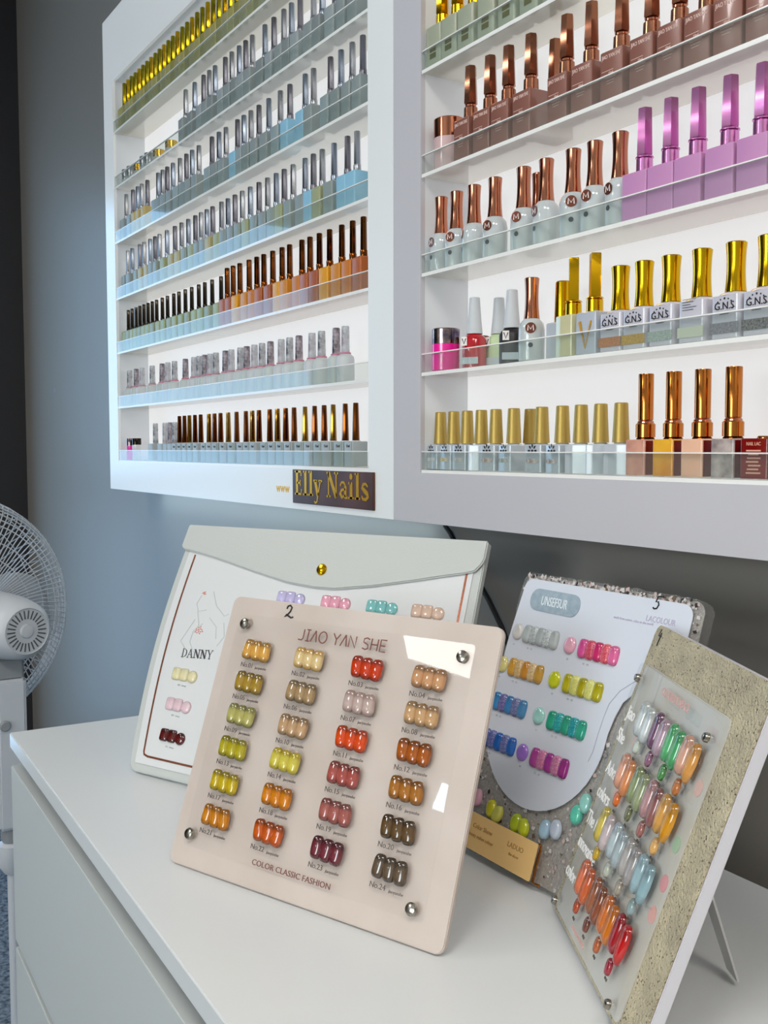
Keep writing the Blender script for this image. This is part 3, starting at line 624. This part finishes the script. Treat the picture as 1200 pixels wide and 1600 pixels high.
def jelly(c, edge=None): return mat('jelly '+str(c), c, rough=.1, coat=1., grad=edge if edge is not None else dk(c,.4))
def screw(parent, x, y, z, r=.0052, m=None):
    MB().lathe([(r,0),(r,.0018),(r*.8,.0032),(r*.35,.0038)], 20, T=Lp(x,y,z)).build('screw', m or mat('steel screw','#a29c92',rough=.18,metal=1), parent)
TWO = [(-.0042,.0030),(-.0036,.0056),(-.0008,.0066),(.0016,.0048),(.0008,.0010),(-.0024,-.0030),(-.0048,-.0046),(-.0030,-.0022),(-.0004,-.0034),(.0030,-.0048),(.0056,-.0040)]
FIVE = [(.0060,.0068),(.0000,.0062),(-.0012,.0014),(.0014,.0018),(.0026,-.0008),(.0012,-.0040),(-.0014,-.0046),(-.0032,-.0036)]
FOUR = ([(-.0010,.0060),(-.0030,.0008),(.0036,.0010)], [(.0018,.0036),(.0004,-.0066)])

# --- board 2: beige board with twenty-four numbered triples
T2 = .005
b2 = board('swatch_board', 'square beige colour board with twenty-four numbered nail triples, marked 2, front centre', 'swatch board', -.8809*.995, .3142*.995, 21.605, 21.014, z=TZ+.0022, k=.995)
M_beige = mat('beige board','#cdbfb6',rough=.35,noise=(14,'#c4b5ab'),speck=(38,'#9a8474',.17))
MB().prism(rrect(0,.3005,0,.2506,.008,6), -T2, 0).build('board', M_beige, b2, bevel=.0008)
M_pane = clear('clear front panel', '#ffffff', rough=.015)
MB().prism(rrect(.0165,.2797,.0185,.2336,.004,5), .0012, .0040).build('clear_panel', M_pane, b2, bevel=.0004)
for x,y in ((.0265,.2245),(.2698,.2224),(.0229,.0288),(.2689,.0261)): screw(b2, x, y, .0041)
mb = MB()
def sans(mb, txt, x0, y0, wd, h, w):
    G = {'J':[[(.55,1),(.55,.2),(.4,.02),(.05,.05)]],'I':[[(.1,1),(.5,1)],[(.3,1),(.3,0)],[(.1,0),(.5,0)]],'A':[[(.0,0),(.42,1)],[(.42,1),(.62,.0)]],'O':[[(.45+.4*math.cos(a*PI/8),.5+.5*math.sin(a*PI/8)) for a in range(17)]],
         'Y':[[(0,1),(.35,.5),(.35,0)],[(.7,1),(.35,.5)]],'N':[[(.05,0),(.05,1),(.7,0),(.7,1)]],'S':[[(.65,.88),(.4,1),(.12,.9),(.1,.62),(.55,.42),(.6,.12),(.35,0),(.05,.1)]],'H':[[(.05,0),(.05,1)],[(.65,0),(.65,1)],[(.05,.5),(.65,.5)]],'E':[[(.6,1),(.05,1),(.05,0),(.6,0)],[(.05,.5),(.5,.5)]],' ':[]}
    W = {'J':.72,'I':.62,'A':.78,'O':1.02,'Y':.82,'N':.9,'S':.82,'H':.85,'E':.76,' ':.45}
    tot = sum(W[c] for c in txt); k = wd/tot; x = x0
    for c in txt:
        for st in G[c]: mb.stroke([(x+a*k, y0+b*h) for a,b in st], w, T=Lp(0,0,.0042))
        x += W[c]*k
sans(mb, 'JIAO YAN SHE', .0945, .2168, .1005, .0102, .0012)
mb.build('title_lettering', mat('brown print','#7c4a40',rough=.5), b2, smooth=0)
mb = MB(); mb.text('COLOR CLASSIC FASHION', .0068, Lp(.1458,.0205,.0042), sx=1.08); mb.build('footer_lettering', mat('brown print','#7c4a40'), b2, smooth=0)
mb = MB(); mb.stroke([(p[0]+.0742,p[1]+.2411) for p in TWO], .0016, T=Lp(0,0,.0003)); mb.build('handwritten_number', M_ink, b2, smooth=0)
C2 = ['#d9a24a','#dcc08a','#c8380c','#c89468', '#a8862c','#a88a62','#c0a8a0','#c69c6e', '#b5ad62','#c09a72','#d8480e','#a85612',
      '#b3a418','#cfc04a','#a85048','#a86a22', '#c4a80e','#d07c08','#a45a52','#5e4424', '#c87c0c','#c25408','#6c2430','#5e4c3a']
E2 = {1:'#b08a4c',6:'#9a827a',13:'#a08c1c'}
sm = MB(); cols = (.0495,.1133,.1785,.2426); rows = (.2008,.1708,.1406,.1106,.0798,.0490); k = 0
for r,yy in enumerate(rows):
    for c,xx in enumerate(cols):
        m = jelly(C2[k], E2.get(k))
        for j in (-1,0,1): tip(b2, xx+j*.0105, yy+[.0006,0,-.0004][j+1], .0041, m, 'soft', .0112, .0192, .0042, rot=random.uniform(-7,7))
        MB().text('No.%02d' % (k+1), .0062, Lp(xx-.0165+.0078, yy-.0162, .0042)).build('number_lettering', mat('grey print','#5f5450'), b2, smooth=0); sm.text('jiaoyanshe', .0036, Lp(xx+.0092, yy-.0165, .0042), sx=.95)
        k += 1
sm.build('small_lettering', mat('grey print','#5f5450'), b2, smooth=0)
prop_leg(b2, .15, .2506, T2, 21.014, mat('clear stand plastic','#cfcfcc',rough=.2), wd=.05, frac=.6, spread=14)

# --- folder with flap
HE = .3026; WE = .4145
fo = board('swatch_folder', 'large white envelope-shaped swatch folder with gold snap, standing behind the beige board', 'folder', -1.1609*.991, .367*.991, 24.653, 22.259, z=TZ+.0036, k=.991)
M_leather = mat('white leatherette','#c2c5c2',rough=.38,bump=(500,.08)); M_card = mat('folder card','#d9dadb',rough=.3)
def bulge(u, v): return u - .0125*math.sin(PI*v/HE)*max(0,1-u/WE)
def outline():
    P = []
    for i in range(7): a = R(180+90*i/6); P.append((.012+.012*math.cos(a), .012+.012*math.sin(a)))
    P += [(WE-.012+.012*math.cos(R(-90+15*i)), .012+.012*math.sin(R(-90+15*i))) for i in range(7)]
    P += [(WE, HE)]
    P += [(0, HE*(1-i/12)) for i in range(0,12)]
    return [(bulge(a,b),b) for a,b in P if not (a == 0 and b < .013)]
MB().prism(outline(), -.009, 0).build('cover', M_leather, fo, bevel=.0012)
ip = [(bulge(a,b),b) for a,b in [(.010,.010),(.4045,.010),(.4045,.285)]+[(.010,.285*(1-i/10)+.010*i/10) for i in range(10)]]
MB().prism(ip, .0003, .0011).build('card', M_card, fo)
FL = [(-.004,HE+.0005),(-.004,.2745),(.004,.2705),(.035,.2665),(.068,.2608),(.12,.2505),(.175,.2405),(.215,.2375),(.2419,.2378),(.29,.2450),(.338,.2545),(.375,.2625),(.398,.2670),(.408,.2700),(.4135,.277),(WE+.002,.284),(WE+.002,HE+.0005)]
MB().prism([(bulge(a,b),b) for a,b in FL], .0016, .0046).build('flap', M_leather, fo, bevel=.0013)
fl = MB(); fl.prism(rrect(0,WE,0,.011,.004,3), 0, .001, T=Matrix.Translation((0,HE,-.0088)) @ Matrix.Rotation(R(90),4,'X') @ Matrix.Scale(-1,4,(0,0,1)) @ Matrix.Rotation(0,4,'X'))
MB().lathe([(.0066,0),(.0066,.001),(.0055,.0024),(.0025,.0030)], 24, T=Lp(.216,.2588,.0047)).build('snap_button', G_gold, fo)
RG = mat('rose gold foil line','#b8735c',rough=.22,metal=.85)
mb = MB(); pts = [(bulge(.0215,.2655*(1-i/14)+.0245*i/14), .2655*(1-i/14)+.0245*i/14) for i in range(15)]
pts += [(bulge(.0225,.0212),.0212),(.0262,.0195),(.15,.0195),(.3925,.0195),(.3975,.024),(.3975,.2675)]
mb.stroke(pts, .0024, T=Lp(0,0,.0012)); mb.build('foil_border', RG, fo, smooth=0)
mb = MB(); serif(mb, 'DANNY', Lp(.0375,.1392,.0012,3), .0105); serif(mb, 'DANNY', Lp(.098,.1424,.0012,3), .0105); mb.build('lettering', mat('charcoal print','#3c3c40'), fo, smooth=0)
mb = MB()
for p in ([(.045,.216),(.040,.205),(.046,.196),(.058,.199)],[(.062,.222),(.072,.205),(.088,.194),(.094,.197)],[(.044,.186),(.036,.170),(.030,.158),(.040,.150)],[(.058,.182),(.046,.172),(.045,.158),(.056,.146)],[(.066,.19),(.08,.18),(.084,.166)],[(.045,.196),(.052,.180),(.048,.170)],[(.09,.186),(.096,.170),(.088,.158)]):
    mb.stroke(p, .0009, T=Lp(0,0,.0012))
mb.build('leaf_embossing', mat('pale grey relief','#c4cbca',rough=.4), fo, smooth=0)
for cx,cy,nn,rr in ((.0545,.1735,14,.0062),(.0480,.2190,6,.0028)):
    mb = MB()
    for i in range(nn):
        a = i*2.4; q = rr*math.sqrt(i/nn); mb.lathe([(.0009,0),(.0007,.0006)], 8, T=Lp(cx+q*math.cos(a),cy+q*math.sin(a)*.8,.0012))
    mb.build('pink_dots', mat('pink print','#e0907e',rough=.3), fo, smooth=0)
def trip(x, y, c, edge=None, last=True):
    m = jelly(c, edge if edge is not None else dk(c,.8))
    for j in (-1,0): tip(fo, x+j*.0125, y, .0012, m, 'square', .0128, .0150, .0030)
    tip(fo, x+.0135, y-.001, .0012, m, 'oval', .0145, .0145, .0034)
    MB().text('001  danny', .0030, Lp(x, y-.0135, .0012)).build('small_lettering', mat('faint print','#b2b5b8'), fo, smooth=0)
trip(.0503,.1190,'#e6dcb0'); trip(.0528,.0835,'#e6c8d0'); trip(.0561,.0475,'#5c100e',dk('#5c100e',.35))
for x,c in ((.1792,'#c8bfe6'),(.2420,'#eea8bc'),(.3030,'#86cccc'),(.3600,'#e8c8b4')): trip(x,.2235,c)
for i,x in enumerate((.1792,.2420,.3030,.3600)):
    for j,y in enumerate((.186,.148)): trip(x,y,['#d8b8c8','#c8a0a8','#b0c8c0','#e0c0a0','#a8b8d8','#c89080','#d8d0a8','#907078'][i*2+j])
prop_leg(fo, .2, HE, .009, 22.259, M_leather, wd=.16, frac=.72, spread=12)

# --- board 5: clear resin board with white card, stones and gold foot plate
b5 = board('swatch_board', 'clear crinkled-edge board with white lobed card, marked 5, against the grey wall', 'swatch board', -.7778*.9895, .5641*.9895, -.28, 18.3635, z=TZ+.0042, k=.99)
rnd = random.Random(3)
edge = []
base = rrect(0,.2265,0,.269,.012,8)
for i in range(len(base)):
    a = Vector(base[i]); b = Vector(base[(i+1)%len(base)]); k = max(1,int((b-a).length/.004))
    for j in range(k):
        p = a.lerp(b, j/k); edge.append((p.x+rnd.uniform(-.0011,.0011), p.y+rnd.uniform(-.0011,.0011)))
M_resin = clear('rippled resin', '#f4f5f3', body=.16, bodycol='#dcd8d4', rough=.06, bump=(260,1.0))
MB().prism(edge, -.012, -.0004).build('resin_slab', M_resin, b5)
fk = MB(); fcol = []
for i in range(1300):
    x = rnd.uniform(.004,.2225); y = rnd.uniform(.004,.14)
    if rnd.random() < .25: x = rnd.choice([rnd.uniform(.003,.012), rnd.uniform(.212,.2235)]); y = rnd.uniform(.01,.26)
    if rnd.random() < .22: x = rnd.uniform(.006,.22); y = rnd.uniform(.2605,.2675)
    s_ = rnd.uniform(.0010,.0030); a = rnd.uniform(0,6.28)
    fk.m = rnd.choice([0,0,1,1,1,2,3,4,4]); zz = -.0003+rnd.uniform(0,.0004)
    P = [(x+s_*rnd.uniform(.5,1.1)*math.cos(a+q), y+s_*rnd.uniform(.5,1.1)*math.sin(a+q), zz) for q in (0,1.6,3.1,4.7)]
    fk.add(P, [(0,1,2,3)])
fk.build('shell_flakes', [mat('flake grey','#9a9694',rough=.3),mat('flake pale','#d2cbc8',rough=.25),mat('flake brown','#6c5a4c',rough=.3),mat('flake dark','#35302e',rough=.3),mat('flake pink','#c8b0aa',rough=.25)], b5, smooth=0)
tag(kid(b5,'shell_flakes'), kind='stuff')
MB().prism(rrect(.002,.2245,.002,.267,.011,6), -.0032, -.0025).build('glitter_layer', mat('pearl glitter','#c6bfba',rough=.4,noise=(420,'#a8a19c')), b5)
b5.children[-1].data
card = [(.0055,.252)]+[(.0165+.011*math.cos(R(180-15*i)), .2525+.0105*math.sin(R(180-15*i))) for i in range(1,7)]
card += [(.2055+.011*math.cos(R(90-15*i)), .2525+.0105*math.sin(R(90-15*i))) for i in range(0,7)]
card += [(.2165,.215),(.209,.200),(.190,.189),(.174,.180),(.166,.172),(.161,.158),(.158,.143)]
card += [(.079+.079*math.cos(R(-6-168*i/22)), .136+.079*math.sin(R(-6-168*i/22))) for i in range(23)]
card += [(.0005,.150),(.0015,.20)]
# the lower lobe is cut flush with the board's left edge
card = [(max(.0015,a),b) for a,b in card]
M_card5 = mat('cool white card','#d3d7e1',rough=.4)
MB().prism(card[::-1], .0006, .0012).build('card', M_card5, b5)
mb = MB(); mb.stroke([(.186,.2),(.173,.1915),(.160,.181),(.1515,.168),(.149,.155),(.1475,.140),(.1466,.1251),(.144,.116)], .0006, T=Lp(0,0,.0013)); mb.build('contour_line', mat('pale line','#b4b8c4'), b5, smooth=0)
MB().prism(rrect(.0195,.0880,.2335,.2545,.0100,7), .0013, .0022).build('logo_plate', mat('blue grey glitter','#a6b4bf',rough=.35,noise=(150,'#93a5b2')), b5)
mb = MB(); mb.text('UNSEFSUR', .0125, Lp(.0540,.2395,.0023), sx=.62); mb.build('logo_lettering', mat('silver white print','#e6ecef',rough=.3), b5, smooth=0)
mb = MB(); mb.text('LACOLOUR', .0072, Lp(.185,.2435,.0013), sx=.85); mb.text('made from nature, color to the world', .0030, Lp(.155,.2405,.0013)); mb.build('small_lettering', mat('lilac print','#b3aac4'), b5, smooth=0)
mb = MB(); mb.stroke([(p[0]+.1763,p[1]+.2593) for p in FIVE], .0014, T=Lp(0,0,.0013)); mb.build('handwritten_number', M_ink, b5, smooth=0)
lab5 = MB()
def strip(x, y, cs, dotc=None, dx=-.0370):
    for j,c in enumerate(cs):
        gl_ = isinstance(c, tuple)
        m = mat('glit '+c[0], c[0], rough=.25, coat=.8, noise=(700,c[1]), speck=(900,'#f0eef4',.34)) if gl_ else jelly(c, dk(c,.75))
        tip(b5, x-.0192+j*.0096, y, .0013, m, 'soft', .0112, .0178, .0034, rot=0)
    if dotc: tip(b5, x+dx, y, .0013, jelly(dotc, dk(dotc,.85)), 'oval', .0150, .0160, .0028, name='colour_dot')
    lab5.text('01', .0028, Lp(x-.036,y-.0135,.0013)); lab5.text('02   03', .0028, Lp(x-.012,y-.0140,.0013))
strip(.0473,.2094,['#b8c0c0',('#c8cccc','#8e9696'),'#b0b8b8',('#d8dcdc','#8e9696'),'#bcc2c2'],'#d6d2cf',-.0338)
strip(.1245,.2083,['#e0559a',('#d8607a','#b82a3c'),'#d0306c',('#e07080','#c02a3a'),'#e06a9c'],'#eeb0c4',-.0365)
strip(.0384,.1753,['#d8a03c',('#dcc090','#b89048'),'#cc8a2c',('#e0c8a0','#b89048'),'#c89838'],'#e0d488',-.0345)
strip(.1164,.1746,['#c2b80c',('#c8c23c','#d8d890'),'#b4a808',('#ccc848','#dcdc98'),'#b8ac08'],'#cfd41c')
strip(.0283,.1398,['#3a86c0',('#8a7ab0','#3c4a80'),'#3c80bc',('#7a8cb8','#5a4878'),'#4888b8'])
strip(.1084,.1390,['#1ea884',('#28b8b4','#0c7c84'),'#1ca080',('#20aab0','#0c747c'),'#28a488'],'#a4d8d0')
strip(.0265,.1038,['#5a6cb0',('#7a7ab4','#3c4a80'),'#1860b8',('#8084b8','#404c88'),'#2468c0'])
strip(.0992,.1028,['#b23c98',('#d888a8','#b85890'),'#a42c90',('#d890a8','#b05890'),'#9c1c80'],'#a070d0')
lab5.build('tiny_lettering', mat('faint print','#9aa0ae'), b5, smooth=0)
for x,y,c,rr in ((.0166,.0474,'#e2a8bc',0),(.0400,.0438,'#d8d020',10),(.0499,.0415,'#dcd860',-20),(.0765,.0418,'#bccc10',0),(.0876,.0410,'#c4cc18',20),(.1139,.0480,'#a8c8dc',0),(.1268,.0520,'#c2ccdc',10),(.146,.0709,'#60ccb0',0),(.153,.0825,'#98d4c8',10)):
    tip(b5, x, y, .0004, jelly(c,dk(c,.8)), 'oval', .0125, .0175, .0045, rot=rr, name='pebble')
gp = MB().prism(rrect(.006,.1165,.0025,.0352,.0015,3), .0062, .0070).build('gold_plate', mat('brushed gold plate','#ffd48c',rough=.4,metal=.05), b5)
mb = MB(); mb.text('Color Show', .0058, Lp(.042,.0225,.0071)); mb.text('Beauty makes colour', .0044, Lp(.042,.0145,.0071)); mb.text('LADUO', .0064, Lp(.090,.0215,.0071)); mb.text('the show', .0036, Lp(.090,.0150,.0071)); mb.build('lettering', mat('dull gold print','#b98c4c',rough=.4), gp, smooth=0)
MB().tube([(.1172,.0352,.0060),(.1195,.0352,.0064),(.1203,.033,.0066),(.1203,.004,.0066),(.1215,.0025,.0030),(.1235,.0022,.0004)], .0011, 8).build('gold_rod', G_copper, b5)
prop_leg(b5, .11, .269, .012, 18.3635, M_leather, wd=.05, frac=.5, spread=10)

# --- board 4: sandy stone board with clear panel
b4 = board('swatch_board', 'sand-textured stone board with clear panel of long nail tips, marked 4, nearest the right edge', 'swatch board', -.6224*.99, .5506*.99, -28.479, 19.944, z=TZ+.0040, k=.99)
M_sand = mat('sand plaster','#dfd2b2',rough=.75,bump=(420,1.0,.006),speck=(330,'#6d6048',.43),noise=(40,'#c2b69b'))
MB().prism(rrect(0,.2173,0,.2493,.007,5), -.0105, -.0018).build('board', mat('white board edge','#d2cfd4',rough=.4), b4, bevel=.0006)
MB().prism(rrect(.0002,.2171,.0002,.2491,.007,5), -.0017, 0).build('stone_face', M_sand, b4, bevel=.0006)
MB().prism(rrect(.0095,.1825,.0045,.2165,.006,6), .0002, .0010).build('printed_card', mat('pale printed card','#c6c5c0',rough=.4,noise=(18,'#c2bcae')), b4)
MB().prism(rrect(.0095,.1825,.0045,.2165,.006,6), .0028, .0062).build('clear_panel', clear('clear card panel','#ffffff',rough=.02), b4, bevel=.0005)
for x,y in ((.0188,.2039),(.1702,.1987),(.0188,.0120),(.1730,.0120)): screw(b4, x, y, .0063, .0034)
mb = MB()
for st in FOUR: mb.stroke([(p[0]*.9+.0140,p[1]*1.1+.2400) for p in st], .0012, T=Lp(0,0,.0004))
mb.build('handwritten_number', M_ink, b4, smooth=0)
mb = MB(); 
for t,x,y,s_ in (('Jiao',.030,.172,.0150),('She',.027,.152,.0150),('Adva',.033,.125,.0150),('colors',.036,.105,.0150),('The l',.031,.082,.0150),('innovative',.043,.062,.0140),('color',.029,.036,.0150)):
    mb.text(t, s_, Lp(x,y,.0064), sx=.80)
mb.build('white_lettering', mat('pearl print','#f6f4f2',rough=.4), b4, smooth=0)
mb = MB(); mb.text('COLORFUL SPACE', .0085, Lp(.100,.204,.0064), sx=.8); mb.build('pink_lettering', mat('pink print b','#d4a8a2'), b4, smooth=0); mb = MB(); mb.text('transparent design', .0045, Lp(.085,.014,.0064)); mb.build('pink_lettering', mat('pink print b','#d4a8a2'), b4, smooth=0)
rows4 = [(.1795,[('#ccd2d0','soft'),('#cdd3d2','soft'),('#75506a','soft'),('#b89aa8','soft'),('#58b070','soft'),('#4ea468','soft'),('#d8a48c','soft'),('#d8984c','almond')],['#c2cabd','#8a5a72','#4e8a48','#b87038']),
         (.1370,[('#e0a080','soft'),('#dc8c54','soft'),('#8e9a6c','soft'),('#98a078','soft'),('#b88c8c','soft'),('#94605c','soft'),('#d8a050','almond'),('#d4921c','almond')],['#dc6c20','#70704c','#a0645c','#dca860']),
         (.0930,[('#cfb848','soft'),('#c8b8b8','soft'),('#b4c0c4','soft'),('#a8b4b8','soft'),('#b0aaa6','soft'),('#a29c9a','soft'),('#9cb8c0','almond'),('#8cacb4','almond')],['#c09a10','#b4b8a8','#a09484','#8ca0a0']),
         (.0495,[('#d87048','soft'),('#cc6030','soft'),('#9c5c3c','soft'),('#8c4c30','soft'),('#d0702c','soft'),('#cc7010','soft'),('#a01c24','soft'),('#c01818','almond')],['#a84418','#6c3420','#b05820','#9c1c30'])]
for yy,tips_,ov in rows4:
    for i,(c,kd) in enumerate(tips_):
        x = (.0565,.0705,.0890,.1030,.1195,.1330,.1480,.1625)[i]
        tip(b4, x, yy-(i%2)*.0014, .0064, jelly(c, dk(c,.55)), kd, .0130, .0285, .0040)
    for i,c in enumerate(ov):
        tip(b4, (.066,.0955,.1250,.1545)[i], yy-.0195-i*.0005, .0064, jelly(c,dk(c,.6)), 'oval', .0085, .0125, .0030, name='colour_dot')
        MB().text('01#', .0032, Lp((.066,.0955,.1250,.1545)[i], yy-.0305, .0064)).build('tiny_lettering', mat('grey print','#5f5450'), b4, smooth=0)
for i,(x,y,c) in enumerate(((.172,.166,'#dcb8ae'),(.171,.126,'#a8c4a4'),(.174,.100,'#dc9ca0'),(.174,.078,'#dca8a0'),(.046,.158,'#dcb8ae'),(.047,.116,'#dcaca4'),(.048,.080,'#e0b898'),(.042,.054,'#dcc0a0'))):
    MB().lathe([(.0058,0),(.0058,.0003)], 20, T=Lp(x,y,.0011)).build('printed_spot', mat('spot '+c, c, rough=.5), b4)
prop_leg(b4, .118, .2493, .0105, 19.944, mat('clear stand plastic','#cfcfcc',rough=.2), wd=.028, frac=.58, spread=18)

# ------------------------------------------------------------------ black cable on the wall
mb = MB(); mb.tube([(-1.085,.764,CZ-.075),(-1.077,.764,CZ-.102),(-1.066,.764,CZ-.110),(-1.056,.764,CZ-.121),(-1.038,.764,CZ-.138),(-1.010,.764,CZ-.163),(-.985,.764,CZ-.187),(-.960,.764,CZ-.216),(-.93,.764,CZ-.262),(-.90,.764,CZ-.32),(-.875,.764,CZ-.37)], .0033, 8)
tag(mb.build('power_cable', mat('black rubber','#141414',rough=.5)), 'black power cable running down the grey wall below the right cabinet', 'cable')

# ------------------------------------------------------------------ standing fan
M_fan = mat('fan plastic','#c3c6cb',rough=.35); M_fan2 = mat('fan grey plastic','#8c8f92',rough=.4)
fan = thing('pedestal_fan', 'white pedestal fan seen from behind at the left edge of the photo', 'fan', (-1.813,.363,0))
ctr = Vector((-1.9719,0.3040,CZ-0.2984)); back = Vector((-1.7027,0.3784,CZ-.284)); ax = (back-ctr).normalized()
ax = Vector((ax.x, ax.y, .0)).normalized()
q = ax.to_track_quat('Z','Y'); base_ = Vector((-1.813,.363,0))
def FT(c): return Matrix.Translation(c-base_) @ q.to_matrix().to_4x4()
RF = .213
g = MB(); T_ = FT(ctr)
for rr,zz in ((RF,0),(RF,.012),(RF*.985,.032),(RF*.955,.044),(RF*.93,.049),(RF*.90,.052),(RF*.85,.058),(RF*.80,.062),(RF*.66,.070),(RF*.52,.076),(RF*.40,.080)):
    g.tube([(rr*math.cos(a*PI/24),rr*math.sin(a*PI/24),zz) for a in range(48)], .0012 if rr < RF else .003, 5, True, T=T_)
for i in range(120):
    a = 2*PI*i/120; tw = .25
    P = [(rr*math.cos(a+tw*(1-rr/RF)), rr*math.sin(a+tw*(1-rr/RF)), zz) for rr,zz in ((RF,0),(RF,.014),(RF*.985,.034),(RF*.90,.054),(RF*.66,.072),(RF*.40,.082),(.055,.084))]
    g.tube(P, .0011, 4, T=T_)
g.build('rear_grille', M_fan, fan)
g = MB()
for rr,zz in ((RF,-.004),(RF*.97,-.03),(RF*.85,-.05),(RF*.55,-.06)): g.tube([(rr*math.cos(a*PI/20),rr*math.sin(a*PI/20),zz) for a in range(40)], .0012 if rr < RF else .003, 4, True, T=T_)
for i in range(64):
    a = 2*PI*i/64; g.tube([(rr*math.cos(a),rr*math.sin(a),zz) for rr,zz in ((RF,-.004),(RF*.97,-.032),(RF*.85,-.052),(RF*.55,-.062),(.04,-.064))], .0011, 4, T=T_)
g.lathe([(.045,-.068),(.045,-.060)], 24, T=T_); g.build('front_grille', M_fan, fan)
for i in range(4):
    v = []; f = []
    for j in range(9):
        rr = .03+(RF*.86-.03)*j/8; wd_ = .30+.52*math.sin(PI*min(1,j/8*.85+.12))
        for k_ in range(5):
            a = i*PI/2 + wd_*(k_/4-.5)*1.35; z0 = (k_/4-.5)*-.045*(1-.3*j/8)
            v.append((rr*math.cos(a), rr*math.sin(a), z0+.012))
    f = [(j*5+k_, j*5+k_+1, (j+1)*5+k_+1, (j+1)*5+k_) for j in range(8) for k_ in range(4)]
    o = MB().add(v, f, T_).build('blade', mat('blade plastic','#a9acb0',rough=.35), fan)
    so = o.modifiers.new('t','SOLIDIFY'); so.thickness = .0025
MB().lathe([(.028,-.01),(.03,0),(.03,.03),(.02,.034)], 20, T=T_).build('hub', M_fan2, fan)
# motor housing: a rounded drum reaching back towards the room
mt = MB(); mt.lathe([(.052,.082),(.056,.090),(.0565,.12),(.054,.22),(.049,.258),(.043,.270),(.038,.274),(.0375,.272),(.012,.272),(.010,.275),(.004,.276)], 36, T=T_)
mo = mt.build('motor_housing', M_fan, fan)
vn = MB()
for i in range(26):
    a = 2*PI*i/26
    Tv = T_ @ Matrix.Rotation(a,4,'Z'); vn.box(.020,.034,-.0011,.0011,.2715,.2726, T=Tv)
vn.build('vent_slots', mat('vent shadow plastic','#55585c',rough=.6), mo)
ctr_l = Vector((0,0,CZ-.352-.0))
ct = T_ @ Vector((0,0,.205))
c2 = Vector((ct.x, ct.y, ct.z))
cx_, cy_ = c2.x, c2.y
MB().box(cx_-.022,cx_+.022,cy_-.022,cy_+.022,c2.z-.088,c2.z-.050).build('tilt_joint', M_fan2, fan, bevel=.004)
cb = MB(); cb.box(cx_-.026,cx_+.026,cy_-.024,cy_+.024,.520,c2.z-.086); cb.build('control_column', M_fan, fan, bevel=.005)
# knobs look towards the room
for z in (.845,.700):
    Tn = Matrix.Translation((cx_+.0262,cy_-.012,z)) @ Matrix.Rotation(R(90),4,'Y')
    MB().lathe([(.009,0),(.009,.003),(.007,.006)], 16, T=Tn).build('knob', M_fan2, fan)
MB().lathe([(.016,.495),(.018,.500),(.018,.518)], 20, T=Matrix.Translation((cx_,cy_,0))).build('lock_ring', M_fan2, fan)
MB().lathe([(.014,.440),(.024,.455),(.024,.490),(.017,.494)], 24, T=Matrix.Translation((cx_,cy_,0))).build('height_collar', M_fan, fan)
MB().lathe([(.0095,.03),(.0095,.45)], 16, T=Matrix.Translation((cx_,cy_,0))).build('pole', M_fan, fan)
MB().lathe([(.16,0.001),(.165,.006),(.15,.018),(.05,.028),(.016,.040),(.012,.06)], 40, T=Matrix.Translation((cx_,cy_,0))).build('base', M_fan, fan)
